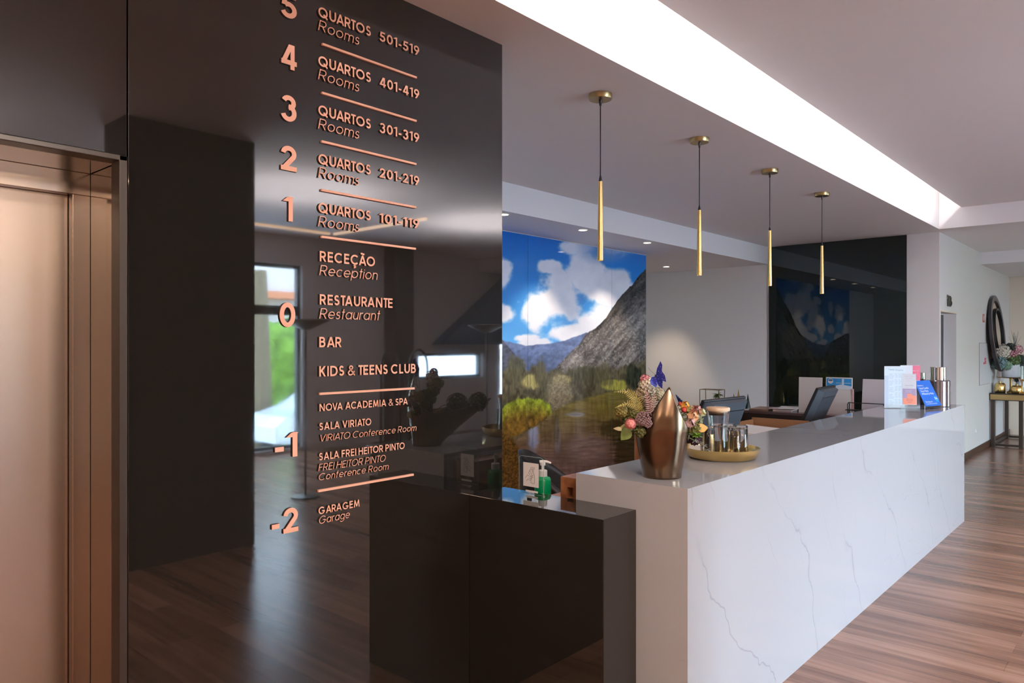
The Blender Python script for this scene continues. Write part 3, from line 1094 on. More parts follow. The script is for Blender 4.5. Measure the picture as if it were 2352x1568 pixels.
def mural_print(px, py):
    """the printed valley landscape, in the print's own drawing units"""
    def C(r, g, b):
        return np.array([r, g, b], float) / 255.0

    def lay(img, c, m):
        return img * (1 - m[..., None]) + c * m[..., None]
    t = np.clip((py - 530) / 270, 0, 1)[..., None]
    img = C(16, 84, 160) * (1 - t) + C(96, 165, 226) * t
    # clouds
    n1 = fbm(px / 55, py / 48, 3, 6)
    n2 = fbm(px / 28 + 9, py / 30, 11, 5)
    blobs = [(1290, 690, 80, 70, 1), (1235, 715, 42, 55, 1), (1350, 640, 62, 72, .9), (1262, 610, 34, 20, .9), (1285, 640, 26, 26, .8), (1405, 665, 62, 56, 1), (1375, 735, 62, 52, 1),
             (1320, 765, 66, 30, 1), (1152, 625, 34, 46, 1), (1150, 720, 40, 34, .95), (1192, 692, 18, 12, .45), (1200, 775, 50, 14, .7), (1230, 790, 60, 16, .8), (1420, 570, 66, 26, .75), (1330, 565, 60, 24, .7),
             (1185, 555, 18, 34, .35), (1060, 640, 70, 60, 1), (960, 700, 90, 50, 1), (1080, 760, 60, 30, .8)]
    dens = np.zeros_like(px)
    for cx, cy, rx, ry, k in blobs:
        dd = np.sqrt(((px - cx) / rx) ** 2 + ((py - cy) / ry) ** 2)
        dens = np.maximum(dens, k * np.clip(1.25 - dd, 0, 1))
    cl = sst(0.28, 0.62, dens * 0.9 + (n1 - 0.5) * 1.05 + (n2 - .5) * .35)
    shade = np.clip(0.55 + (n2 - 0.5) * 1.4 + (660 - py) / 500, 0, 1)[..., None]
    img = lay(img, C(236, 234, 242) * (1 - shade * .28) + C(150, 155, 185) * shade * .28, cl * .96)
    grey = np.clip(1 - np.sqrt(((px - 1390) / 90) ** 2 + ((py - 575) / 45) ** 2), 0, 1)
    img = lay(img, C(96, 126, 172), sst(.1, .8, grey) * .75)

    def ridge(pts, amp, sc, s):
        xs = np.array([p[0] for p in pts], float)
        ys = np.array([p[1] for p in pts], float)
        return np.interp(px, xs, ys) + (fbm(px / sc, px * 0 + s, s, 5) - .5) * amp
    # far blue ridge
    r0 = ridge([(700, 760), (1000, 770), (1153, 778), (1185, 790), (1210, 794), (1270, 790), (1300, 782), (1340, 768), (1484, 720)], 8, 22, 5)
    rock = fbm(px / 9 + py / 14, py / 8 - px / 30, 21, 4)
    m = sst(-1.5, 1.5, py - r0)
    base = C(96, 110, 146) * (0.72 + 0.5 * rock[..., None]) * (1.05 - 0.25 * np.clip((py - 800) / 60, 0, 1)[..., None])
    img = lay(img, base, m)
    # left dark flank
    r1 = ridge([(700, 690), (1000, 735), (1153, 779), (1168, 795), (1185, 815), (1200, 838), (1215, 862)], 5, 16, 8)
    img = lay(img, C(78, 82, 96) * (0.7 + .55 * rock[..., None]), sst(-1, 2, py - r1))
    # big right slope with rubble running down to the left
    r2 = ridge([(1262, 862), (1275, 848), (1300, 818), (1330, 790), (1346, 768), (1372, 750), (1392, 732), (1404, 712), (1420, 690), (1430, 676), (1446, 658), (1452, 655), (1470, 632), (1484, 615), (1560, 520)], 9, 12, 14)
    along, across = (px * .64 - py * .77), (px * .77 + py * .64)
    st = fbm(across / 7, along / 34, 31, 5)
    fine = fbm(px / 3.2, py / 3.2, 37, 3)
    dk = sst(60, -20, (py - r2) - (px - 1390) * .55)
    cc = C(150, 142, 138) * (0.35 + 0.75 * st[..., None] + .45 * (fine[..., None] - .5))
    cc = cc * (1 - .48 * dk[..., None])
    cc = cc * (1 - .25 * sst(820, 870, py)[..., None])
    sp_ = (fine > .70) * sst(700, 780, py) * .28
    cc = cc * (1 - sp_[..., None]) + C(196, 190, 186) * sp_[..., None]
    img = lay(img, cc, sst(-1.2, 1.2, py - r2))
    # valley floor: scrub, fields
    v0 = 848 + (fbm(px / 12, px * 0 + 2, 44, 5) - .5) * 34 - np.clip((px - 1400) / 84, 0, 1) * 22
    veg = fbm(px / 7, py / 12, 51, 5)
    vert = fbm(px / 3.0, py / 16, 57, 4)
    cc = C(92, 86, 66) * (0.45 + .75 * veg[..., None] + .35 * (vert[..., None] - .4))
    mm = sst(-4, 6, py - v0)
    img = lay(img, cc, mm)

    def patch(cx, cy, rx, ry, col, k, soft=.5, n=None):
        d_ = np.sqrt(((px - cx) / rx) ** 2 + ((py - cy) / ry) ** 2) + (veg - .5) * .8
        return lay(img, col * (0.62 + .7 * (n if n is not None else vert)[..., None]), sst(1 + soft * .5, 1 - soft * .5, d_) * k)
    img = patch(1222, 876, 26, 16, C(168, 156, 96), .9)
    img = patch(1290, 872, 22, 10, C(164, 156, 92), .7)
    img = patch(1412, 884, 34, 12, C(170, 165, 70), .75)
    img = patch(1185, 850, 24, 30, C(82, 80, 60), .8)
    img = patch(1242, 858, 14, 34, C(84, 78, 58), .85)
    img = patch(1345, 860, 34, 22, C(70, 68, 52), .8)
    img = patch(1455, 868, 18, 30, C(44, 48, 38), .85)
    img = patch(1390, 860, 18, 28, C(84, 80, 58), .6)
    img = patch(1284, 905, 28, 44, C(128, 116, 94), .8, n=fine)
    # river
    rt = np.interp(px, [1000, 1153, 1190, 1210, 1250, 1268, 1285, 1310, 1340, 1380, 1405, 1440, 1484], [1100, 1040, 1006, 990, 966, 944, 938, 925, 916, 905, 898, 905, 915])
    rt = rt + (veg - .5) * 8
    rip = fbm(px / 22 + 5, py / 3.4, 61, 4)
    rv = fbm(px / 4.5, py / 40, 67, 4)
    tt = np.clip((py - 905) / 150, 0, 1)[..., None]
    water = (C(124, 112, 56) * (1 - tt) + C(128, 104, 98) * tt) * (0.64 + .40 * rip[..., None] + .22 * (rv[..., None] - .45))
    img = lay(img, water, sst(-3, 4, py - rt))

    def wpatch(cx, cy, rx, ry, col, k, n):
        d_ = np.sqrt(((px - cx) / rx) ** 2 + ((py - cy) / ry) ** 2) + (rip - .5) * .7 + (rv - .5) * .5
        return lay(img, col * (0.65 + .6 * n[..., None]), sst(1.25, .6, d_) * k * sst(-3, 4, py - rt))
    img = wpatch(1226, 1004, 14, 36, C(128, 138, 172), .85, rv)
    img = wpatch(1280, 1002, 8, 34, C(140, 142, 160), .6, rv)
    img = wpatch(1262, 990, 26, 36, C(78, 62, 38), .5, rv)
    img = wpatch(1322, 952, 22, 6, C(160, 160, 176), .7, rip)
    img = wpatch(1350, 1030, 46, 34, C(140, 120, 122), .7, rip)
    img = wpatch(1400, 945, 44, 24, C(118, 106, 44), .6, rv)
    img = wpatch(1420, 985, 46, 26, C(62, 52, 26), .7, rip)
    img = wpatch(1440, 1040, 34, 50, C(58, 50, 28), .75, rip)
    # near left bank
    bank = np.interp(px, [700, 1153, 1168, 1185, 1215, 1245, 1266, 1270], [960, 938, 922, 916, 914, 916, 930, 980])
    low = np.interp(px, [700, 1153, 1180, 1205, 1232, 1250, 1268], [1100, 1004, 1004, 992, 976, 962, 950])
    mk = sst(-3, 4, py - bank + (veg - .5) * 10) * sst(3, -4, py - low + (fine - .5) * 12) * sst(1270, 1264, px)
    g = np.clip((py - bank) / 46, 0, 1)[..., None]
    img = lay(img, (C(146, 164, 52) * (1 - g) + C(120, 92, 40) * g) * (0.5 + .8 * veg[..., None] + .3 * (fine[..., None] - .5)), mk)
    m2 = sst(-4, 6, py - np.interp(px, [700, 1153, 1165, 1180, 1192, 1204, 1212], [960, 992, 998, 1010, 1026, 1042, 1100]) + (veg - .5) * 10) * sst(1218, 1206, px)
    img = lay(img, C(110, 82, 40) * (0.4 + .9 * fine[..., None]), m2)
    return np.clip(img, 0, 1)


def mural_material():
    m, n, L, b = nodes_of('mural_print')
    a = n.new('ShaderNodeVertexColor')
    a.layer_name = 'print'
    L.new(a.outputs['Color'], b.inputs['Base Color'])
    b.inputs['Roughness'].default_value = 0.06
    b.inputs['IOR'].default_value = 1.4
    return m


M_MURAL = mural_material()
mural = thing('photo_mural', (6.0, MY, 0), 'large printed mountain river landscape mural on the wall behind the desk', 'mural')


def mural_panel(x0, x1, nx):
    nz = 400
    gx, gz = np.meshgrid(np.linspace(x0, x1, nx + 1), np.linspace(0.02, MTOP, nz + 1))
    dpt = gx * CF + MY * SF
    px = 1176 + (gx * SF - MY * CF) / dpt * FPX
    py = 791 - (gz - CAM_H) / dpt * FPX
    col = mural_print(px, py)
    col = np.where(col <= 0.04045, col / 12.92, ((col + 0.055) / 1.055) ** 2.4)
    n = (nx + 1) * (nz + 1)
    co = np.stack([gx - 6.0, gx * 0, gz], -1).reshape(-1, 3)
    back = co.copy(); back[:, 1] += .010
    idx = np.arange(n).reshape(nz + 1, nx + 1)
    q = np.stack([idx[:-1, :-1], idx[:-1, 1:], idx[1:, 1:], idx[1:, :-1]], -1).reshape(-1, 4)
    # edge of the glass panel
    corners = [idx[0, 0], idx[0, -1], idx[-1, -1], idx[-1, 0]]
    verts = np.concatenate([co, back[corners]])
    faces = [tuple(f) for f in q.tolist()] + [(corners[i], corners[(i + 1) % 4], n + (i + 1) % 4, n + i) for i in range(4)]
    me = bpy.data.meshes.new('panel')
    me.from_pydata(verts.tolist(), [], faces)
    at_ = me.color_attributes.new('print', 'FLOAT_COLOR', 'POINT')
    rgba = np.ones((len(verts), 4), np.float32)
    rgba[:n, :3] = col.reshape(-1, 3)
    rgba[n:, :3] = .55
    at_.data.foreach_set('color', rgba.ravel())
    me.materials.append(M_MURAL)
    o = bpy.data.objects.new('panel', me)
    COL.objects.link(o)
    o.parent = mural
    return o


mural_panel(4.306, 5.863, 200)
mural_panel(5.867, 7.427, 240)
mural_panel(7.431, 8.213, 140)
MB().box(4.30 - 6, 8.213 - 6, -.004, .012, MTOP + .0005, MTOP + .006).build('top_trim', M_WHITE, mural)

# ================================================================== BRONZE VASE with its flowers
VX, VY = 2.735, 1.578
vase = thing('bronze_vase', (VX, VY, DZ), 'dark bronze vase with a tall pointed lip at the near end of the desk', 'vase')
TH0 = math.atan2(-VY, -VX) + R(2)      # the tall prow of the boat shaped vase points to the lobby


def vase_skin():
    m = MB()
    bm = m.bm
    N, K = 96, 30
    rings = []
    for k in range(K + 1):
        t = k / K
        ring = []
        for i in range(N):
            th = 2 * PI * i / N
            c = math.cos(th - TH0)
            sn = math.sqrt(max(0, 1 - c * c) * .955 + .009)
            H = .186 + (.215 * (1 - sn) if c > 0 else 0) + .062 * max(0, -c) ** 2
            z = H * t
            r = .0775 + (.111 - .0775) * (1 - (1 - min(1, z / .20)) ** 1.35)
            if z < .02:
                r += .003 * (1 - z / .02)
            if z > .20:
                r -= .045 * ((z - .20) / .19) ** 1.5
            fold = .013 * math.exp(-((math.remainder(th - TH0, 2 * PI)) / .30) ** 2) * max(0, 1 - abs(z - .14) / .12)
            r -= fold
            ax = r * c if c > 0 else c * (r + .26 * (z / .245) ** 1.2)
            la = r * math.sin(th - TH0) + .028 * max(0, z - .17) / .22
            ring.append(bm.verts.new((ax * math.cos(TH0) - la * math.sin(TH0), ax * math.sin(TH0) + la * math.cos(TH0), z)))
        rings.append(ring)
    for A, B in zip(rings, rings[1:]):
        for i in range(N):
            j = (i + 1) % N
            bm.faces.new((A[i], A[j], B[j], B[i]))
    bm.faces.new(rings[0][::-1])
    return m


o = vase_skin().build('body', M_BRONZE, vase, smooth=True)
md = o.modifiers.new('thickness', 'SOLIDIFY'); md.thickness = .004; md.offset = -1
MB().prism([((.09 if math.cos(R(a)) > 0 else .24) * math.cos(R(a)) * math.cos(TH0) - .09 * math.sin(R(a)) * math.sin(TH0), (.09 if math.cos(R(a)) > 0 else .24) * math.cos(R(a)) * math.sin(TH0) + .09 * math.sin(R(a)) * math.cos(TH0)) for a in range(0, 360, 15)], 'z', .165, .172).build('filling', P('flower_foam', (.03, .035, .02), .9), vase)

D0 = 3.10
GRP_F = 'artificial flowers in the bronze vase'


def flower_root(name, label, cat, group=GRP_F):
    return thing(name, (VX, VY, DZ), label, cat, group)


def rel(px, py, d=D0):
    return at(px, py, d) - Vector((VX, VY, DZ))


def mat(name, c, r=.6, var=.18, **k):
    return P(name, c, r, var=var, vscale=60, **k)


ORIG = Vector((0, 0, .17))
M_STEM = mat('stem_green', (.10, .13, .04))


def stem(parent, p, r=.0022):
    q = ORIG + Vector((random.uniform(-.04, .04), random.uniform(-.04, .04), 0))
    mid = (Vector(p) + q) / 2 + Vector((0, 0, .02))
    MB().tube([q, mid, p], r, 6).build('stem', M_STEM, parent, smooth=True)


def fern(label, pts, mt, width, step=.0105, flip=1):
    t = flower_root('fern_frond', label, 'fern')
    P3 = [rel(*p) for p in pts]
    # smooth midrib
    fine = []
    for i in range(len(P3) - 1):
        for k in range(6):
            fine.append(P3[i].lerp(P3[i + 1], k / 6))
    fine.append(P3[-1])
    MB().tube(fine, .0013, 6).build('midrib', mt, t)
    m = MB()
    tot = sum((fine[i + 1] - fine[i]).length for i in range(len(fine) - 1))
    s, nxt = 0.0, .02
    for i in range(len(fine) - 1):
        seg = (fine[i + 1] - fine[i])
        while nxt < s + seg.length:
            p = fine[i] + seg * ((nxt - s) / seg.length)
            f = nxt / tot
            L = width * math.sin(PI * min(1, .25 + .78 * f)) ** .8 * (1.05 - .35 * f)
            side = seg.normalized().cross(Vector((-CF, -SF, 0))).normalized()
            for sg in (-1, 1):
                d = side * sg + seg.normalized() * .55 + Vector((CF, SF, 0)) * random.uniform(-.15, .15)
                m.leaf(p, d, Vector((-CF, -SF, .2)), L, .0050, droop=.12, n=3)
            nxt += step
        s += seg.length
    m.build('leaflets', mt, t)
    return t


M_FERNG = mat('fern_gold', (.38, .30, .08))
M_FERNP = mat('fern_mauve', (.38, .22, .20))
fern('golden green fern frond, the upper one left of the vase', [(1470, 950, 3.08), (1462, 915, 3.04), (1440, 898, 3.0), (1410, 900, 2.98)], M_FERNG, .030)
fern('golden green fern frond, the lower one left of the vase', [(1478, 960, 3.08), (1462, 932, 3.03), (1442, 925, 3.0), (1413, 936, 2.98)], M_FERNG, .026)
fern('mauve fern frond rising beside the bronze lip', [(1496, 955, 3.02), (1490, 925, 2.98), (1484, 900, 2.97), (1478, 883, 2.97)], M_FERNP, .022)
fern('pale mauve fern frond tucked against the bronze lip', [(1500, 945, 3.06), (1503, 915, 3.04), (1502, 890, 3.03)], mat('fern_pale', (.50, .40, .33)), .018)


def cluster(name, label, cat, p, r, mt, n, size, sub=1, squash=1.0, group=GRP_F, do_stem=True, petals=False):
    t = flower_root(name, label, cat, group)
    c = rel(*p)
    m = MB()
    for i in range(n):
        z = 1 - 2 * (i + .5) / n
        a = i * 2.39996
        rr = math.sqrt(max(0, 1 - z * z))
        d = Vector((rr * math.cos(a), rr * math.sin(a), z * squash))
        q = c + d * r * random.uniform(.82, 1.05)
        if petals:
            for k in range(4):
                b = a + k * PI / 2
                e = d.orthogonal().normalized()
                e.rotate(Matrix.Rotation(b, 3, d))
                m.leaf(q, e + d * .45, d, size, size * .85, droop=.1, n=2, cup=.1)
        else:
            m.ball(q, size * random.uniform(.8, 1.2), sub, jitter=.12)
    m.build('head', mt, t)
    if do_stem:
        stem(t, c)
    return t


cluster('hydrangea', 'cream white hydrangea head at the top left of the vase', 'flower', (1487, 888, 3.12), .036, mat('cream_petal', (.70, .62, .46)), 80, .0105, petals=True)
cluster('hydrangea', 'pink tipped hydrangea sprig above the cream hydrangea', 'flower', (1482, 872, 3.13), .020, mat('pink_petal', (.60, .22, .24)), 34, .0095, petals=True)
cluster('sedum', 'dusty mauve sedum head beside the pink rose', 'flower', (1477, 962, 3.01), .030, mat('mauve_bud', (.30, .17, .17)), 110, .0042)
cluster('sedum', 'small mauve sedum head close against the bronze lip', 'flower', (1488, 972, 3.0), .017, mat('mauve_bud', (.30, .17, .17)), 60, .0038)
cluster('boxwood_sprig', 'dark olive boxwood sprig behind the pink rose', 'leaves', (1452, 945, 3.08), .036, mat('olive_leaf', (.13, .13, .035)), 110, .012, petals=True)
cluster('boxwood_sprig', 'yellow green sprig at the outer left of the bouquet', 'leaves', (1428, 944, 3.05), .026, mat('yellow_leaf', (.26, .22, .06)), 80, .010, petals=True)
cluster('boxwood_sprig', 'dark green sprig under the pink rose', 'leaves', (1472, 990, 3.04), .024, mat('olive_leaf', (.13, .13, .035)), 60, .012, petals=True)


for lb, p, r, mt_, n, sz in (('beige dried filler between the fern and the cream hydrangea', (1474, 905, 3.14), .030, mat('dried_beige', (.36, .29, .17)), 120, .009),
                            ('brown dried filler behind the mauve fern', (1490, 925, 3.13), .034, mat('dried_brown', (.20, .14, .09)), 120, .010),
                            ('olive dried filler between the two fern fronds', (1458, 928, 3.12), .030, mat('dried_olive', (.20, .17, .06)), 110, .010),
                            ('green filler at the lower left of the bouquet', (1446, 962, 3.08), .028, mat('filler_green', (.16, .17, .05)), 90, .011),
                            ('cream filler right behind the bronze lip', (1514, 905, 3.16), .026, mat('dried_cream', (.50, .44, .30)), 90, .009)):
    cluster('dried_filler', lb, 'flower', p, r, mt_, n, sz, petals=True)


for lb, p, r, n in (('dark boxwood sprig in the back half of the vase, behind the bronze lip', (1510, 962, 3.26), .055, 110), ('dark boxwood sprig at the far end of the vase, mirrored in the black wall', (1512, 952, 3.38), .05, 110)):
    cluster('boxwood_sprig', lb, 'leaves', p, r, mat('olive_leaf', (.13, .13, .035)), n, .015, petals=True)


def big_leaf(label, p, d, L, W, mt, cat='leaf'):
    t = flower_root('leaf', label, cat)
    c = rel(*p)
    dv = Vector(d)
    MB().leaf(c, dv, Vector((-CF, -SF, .5)), L, W, droop=.25, n=7).build('blade', mt, t, smooth=True)
    stem(t, c, .0015)


RT = Vector((SF, -CF, 0))     # to the right of the picture
big_leaf('round green leaf hanging below the pink rose', (1447, 988, 3.0), -RT * .55 + Vector((0, 0, -.55)), .055, .048, mat('leaf_green', (.20, .26, .07)))
big_leaf('olive green leaf at the left of the pink rose', (1452, 982, 3.01), -RT + Vector((0, 0, -.05)), .060, .040, mat('leaf_olive', (.26, .25, .08)))
big_leaf('small pale leaf tip at the far left of the bouquet', (1428, 986, 3.0), -RT + Vector((0, 0, .2)), .034, .018, mat('leaf_pale', (.42, .34, .17)))


def rose(label, p, r, mt, name='ranunculus'):
    t = flower_root(name, label, 'flower')
    c = rel(*p)
    f = Vector((-CF, -SF, .25)).normalized()
    m = MB()
    e0 = f.orthogonal().normalized()
    for ring, (n, a_) in enumerate(((3, 30), (4, 52), (6, 78), (7, 104), (7, 128))):
        for k in range(n):
            e = e0.copy()
            e.rotate(Matrix.Rotation(2 * PI * k / n + ring * .6, 3, f))
            rr = r * (.80 + .06 * ring)
            pos = f * math.cos(R(a_)) + e * math.sin(R(a_))
            tan = f * math.sin(R(a_)) - e * math.cos(R(a_))
            m.leaf(c + pos * rr, tan, pos, r * .95, r * 1.25, droop=.38, n=5, cup=-.10, point=0)
    m.ball(c - f * r * .1, r * .62, 2)
    m.build('petals', mt, t, smooth=True)
    stem(t, c - f * r * .6)


rose('pink ranunculus rose at the left rim of the vase', (1448, 973, 2.96), .0205, mat('rose_pink', (.82, .33, .30), .5, .1))
rose('red rosebud at the right of the bronze lip', (1571, 941, 3.10), .011, mat('rose_red', (.72, .10, .08)), 'rosebud')
rose('small red rosebud behind the tip of the bronze lip', (1562, 927, 3.14), .008, mat('rose_red', (.72, .10, .08)), 'rosebud')


def butterfly(label, pc, wings, mt, antenna=True):
    t = flower_root('butterfly', label, 'butterfly', 'artificial butterflies on the bouquet')
    c = rel(*pc)
    for w_ in wings:
        p3 = [rel(*q) for q in w_]
        m = MB()
        ctr = sum(p3, Vector()) / len(p3)
        vs = [m.bm.verts.new(p) for p in p3]
        cv = m.bm.verts.new(ctr - Vector((CF, SF, 0)) * .003)
        for i in range(len(vs)):
            m.bm.faces.new((vs[i], vs[(i + 1) % len(vs)], cv))
        m.build('wing', mt, t, solidify=.0006)
        dots = MB()
        for i in range(len(p3)):
            dots.ball(p3[i].lerp(ctr, .38) - Vector((CF, SF, 0)) * .0026, .0012, 1)
        dots.build('spots', M_WHITE, t)
    MB().tube([c + Vector((0, 0, .006)), c, c - Vector((0, 0, .014))], [.0014, .0026, .0016], 8).build('body', M_CORD, t, smooth=True)
    if antenna:
        MB().tube([c + Vector((0, 0, .006)), c + RT * -.018 + Vector((0, 0, .020)), c + RT * -.030 + Vector((0, 0, .034))], .0005, 5).build('antenna', M_CORD, t)
    stem(t, c - Vector((0, 0, .012)), .0008)


M_BLUE = mat('butterfly_blue', (.035, .045, .33), .5, .25)
butterfly('blue butterfly with white spots perched on top of the bouquet', (1505, 863, 3.05),
          [[(1506, 863, 3.05), (1509, 846, 3.04), (1517, 829, 3.03), (1521, 838, 3.02), (1520, 852, 3.02), (1527, 862, 3.01), (1530, 877, 3.01), (1522, 874, 3.02), (1521, 892, 3.03), (1513, 886, 3.04), (1508, 874, 3.05)],
           [(1505, 864, 3.05), (1497, 866, 3.04), (1493, 874, 3.03), (1495, 882, 3.03), (1502, 887, 3.04), (1507, 889, 3.05), (1511, 880, 3.05)]], M_BLUE)
butterfly('dark blue butterfly hanging at the right edge of the bronze lip', (1566, 921, 3.16),
          [[(1551, 905, 3.16), (1556, 908, 3.16), (1564, 917, 3.15), (1570, 924, 3.15), (1582, 930, 3.14), (1568, 928, 3.15), (1558, 923, 3.16)]], mat('butterfly_navy', (.012, .02, .10), .35, .2), False)

# the right hand spray
for (nm, lb, p, r, mt_, n, s) in (
        ('lily_spray', 'yellow orange bloom just right of the bronze lip', (1573, 932, 3.13), .013, mat('orange_petal', (.72, .34, .05)), 10, .016),
        ('lily_spray', 'pale green blossom above the coral petals', (1582, 941, 3.13), .012, mat('lime_petal', (.40, .44, .16)), 12, .014),
        ('lily_spray', 'dusty rose lily petals at the top right of the spray', (1598, 943, 3.12), .013, mat('dusty_rose', (.46, .20, .18)), 7, .022),
        ('lily_spray', 'cream blossom at the outer right of the spray', (1612, 947, 3.12), .010, mat('cream_lime', (.58, .55, .30)), 9, .015),
        ('lily_spray', 'peach blossom in the middle of the right spray', (1590, 958, 3.10), .016, mat('peach_petal', (.72, .40, .22)), 12, .020),
        ('lily_spray', 'pale pink lily low in the right spray', (1586, 973, 3.08), .014, mat('pale_pink', (.62, .40, .40)), 9, .020),
        ('leaf_spray', 'dark green leaves low in the right spray', (1594, 985, 3.09), .024, mat('olive_leaf', (.13, .13, .035)), 30, .018),
        ('leaf_spray', 'grey green leaves in the middle of the right spray', (1600, 962, 3.12), .024, mat('grey_leaf', (.20, .22, .12)), 26, .016),
        ('leaf_spray', 'dark purple leaves at the foot of the right spray', (1596, 1010, 3.10), .016, mat('purple_leaf', (.06, .015, .03)), 16, .018)):
    cluster(nm, lb, 'flower' if nm == 'lily_spray' else 'leaves', p, r, mt_, n, s, petals=True)
big_leaf('large orange autumn leaf at the right of the bouquet', (1603, 985, 3.08), RT * .8 + Vector((0, 0, .18)), .045, .040, mat('leaf_orange', (.68, .36, .09)))
t = flower_root('chrysanthemum', 'bright green spider chrysanthemum at the lower right of the bouquet', 'flower')
c = rel(1601, 1000, 3.06)
m = MB()
for i in range(70):
    z = random.uniform(-.3, 1); a = random.uniform(0, 2 * PI)
    d = Vector((math.cos(a), math.sin(a), z)) - Vector((CF, SF, 0)) * .3
    m.leaf(c, d, Vector((0, 0, 1)), random.uniform(.022, .032), .004, droop=.2, n=3)
m.build('petals', mat('spider_green', (.22, .42, .04)), t)
stem(t, c)
t = flower_root('frosted_sprig', 'silver frosted sprig drooping over the brass tray', 'leaves')
m = MB()
p0 = rel(1597, 1012, 3.06)
for k in range(5):
    q = p0 + RT * (.012 * k) + Vector((0, 0, -.004 * k * k * .6))
    for j in range(9):
        a = random.uniform(0, 2 * PI)
        m.leaf(q, Vector((math.cos(a), math.sin(a), random.uniform(-.5, .8))), Vector((0, 0, 1)), .018, .005, droop=.2, n=2)
m.build('leaves', mat('frost', (.45, .48, .47)), t)
stem(t, p0)

# ================================================================== BRASS TRAY, CARAFE, TUMBLERS
TX, TY = 3.385, 1.622
tray = thing('serving_tray', (TX, TY, DZ), 'round brass tray with a raised rim on the marble desk', 'tray')
MB().lathe([(0, .0005), (.150, .0005), (.166, .012), (.178, .040), (.181, .052), (.178, .052), (.174, .040), (.162, .015), (.148, .006), (0, .006)], 72).build('body', M_BRASS, tray, smooth=True, angle=50)
TZ = DZ + .0062


def make_tumbler():
    t = thing('tumbler', (0, 0, TZ), 'x', 'glass', 'clear tumblers standing upside down on the tray')
    # upside down: open rim below, thick foot on top
    MB().lathe([(.0315, 0), (.0300, .145), (.028, .148), (0, .148), (0, .134), (.0265, .131), (.0295, 0)], 32, close=False).build('body', M_GLASS, t, smooth=True, angle=50)
    return t


TUM = [((1686, 1041, 3.555), 'nearest on the right side of the tray'), ((1703, 1035, 3.64), 'farthest right on the tray'), ((1673, 1030, 3.72), 'behind the carafe on its right side'),
       ((1627, 1038, 3.60), 'left of the carafe beside the flowers'), ((1646, 1030, 3.73), 'straight behind the carafe')]
tum = make_tumbler()
for i, (p, wd) in enumerate(TUM):
    o = tum if i == 0 else copy_tree(tum)
    q = at(*p)
    o.location = (q.x, q.y, TZ)
    o['label'] = 'upside down clear glass tumbler ' + wd
q = at(1649, 1045, 3.58)
car = thing('carafe', (q.x, q.y, TZ), 'clear glass water carafe with a pale wooden lid on the brass tray', 'carafe')
MB().lathe([(0, .001), (.050, .001), (.053, .006), (.051, .06), (.046, .12), (.047, .16), (.052, .205), (.0535, .222), (.0515, .222), (.050, .205), (.045, .16), (.044, .12), (.048, .06), (.049, .012), (0, .009)], 48).build('body', M_GLASS, car, smooth=True, angle=60)
o = MB().lathe([(0, .226), (.055, .226), (.057, .232), (.057, .238), (.054, .243), (0, .243)], 48).build('lid', M_PALEWOOD, car, angle=40)
MB().lathe([(0, .2255), (.046, .2255), (.044, .206), (0, .206)], 40).build('stopper', M_PALEWOOD, o, angle=40)
q = at(1600, 1040, 3.62)
c = thing('table_card', (q.x, q.y, TZ), 'small white folded card standing on the brass tray', 'card', rz=R(-52))
MB().prism([(-.0, 0), (.010, .052), (.020, 0), (.0185, 0), (.010, .049), (.0015, 0)], 'x', -.032, .032).build('body', M_PAPER, c)
q = at(1619, 1040, 3.55)
c = thing('glass_dish', (q.x, q.y, TZ), 'small cut glass dish beside the carafe on the tray', 'dish')
MB().lathe([(0, .001), (.016, .001), (.030, .030), (.028, .030), (.014, .005), (0, .005)], 14).build('body', M_GLASS, c)

# ================================================================== HAND GEL: notice on the black block, bottle behind it
ng = thing('hand_gel_notice', (2.515, 2.112, .953), 'clear acrylic stand with a hand gel pictogram card on the black block', 'notice')
m = MB()
w2, hh, rr = .071, .166, .014
out = [(-w2, 0.0), (w2, 0.0)] + [(w2 - rr + rr * math.cos(R(a)), hh - rr + rr * math.sin(R(a))) for a in (0, 30, 60, 90)] + [(-w2 + rr + rr * math.cos(R(a)), hh - rr + rr * math.sin(R(a))) for a in (90, 120, 150, 180)]
m.prism(out, 'x', 0, .003)
m.build('sheet', M_ACRYL, ng)
m = MB()
m.tube([(.0015, p[0], p[1]) for p in out + out[:1]], .0009, 5)
m.build('edge', P('acrylic_edge', (.35, .45, .42), .2), ng)
MB().box(.003, .04, -.06, .06, 0, .003).build('foot', M_ACRYL, ng)
MB().box(-.0012, -.0002, -.0445, .0445, .033, .139).build('card', M_PAPER, ng)
# pictogram: pump bottle over a cupped hand
m = MB()


def pic(pl):
    m.tube([(-.0017, -(x - 50) * .00085, .044 + y * .00100) for x, y in pl], .00055, 4)


pic([(52, 8), (52, 40), (55, 47), (60, 52), (60, 60), (68, 60), (68, 52), (74, 46), (76, 40), (76, 8), (72, 5), (56, 5), (52, 8)])
pic([(60, 60), (58, 66), (70, 66), (68, 60)])
pic([(48, 66), (48, 72), (54, 76), (76, 76), (76, 70), (56, 70), (54, 66), (48, 66)])
pic([(44, 64), (38, 54), (36, 48), (40, 44), (46, 46), (48, 52), (44, 64)])
pic([(12, 26), (28, 40), (36, 36), (50, 34), (60, 40), (66, 44), (66, 40), (50, 26), (36, 26)])
pic([(20, 12), (28, 20), (48, 18), (56, 24), (62, 32), (70, 32)])
m.build('pictogram', M_BLACK, ng)
m = MB()
m.box(-.0016, -.0004, -.006, .022, .018, .031)
m.build('code_strip', M_BLACK, ng)
MB().box(-.0012, -.0002, -.040, .030, .008, .0165).build('caption_strip', M_PAPER, ng)

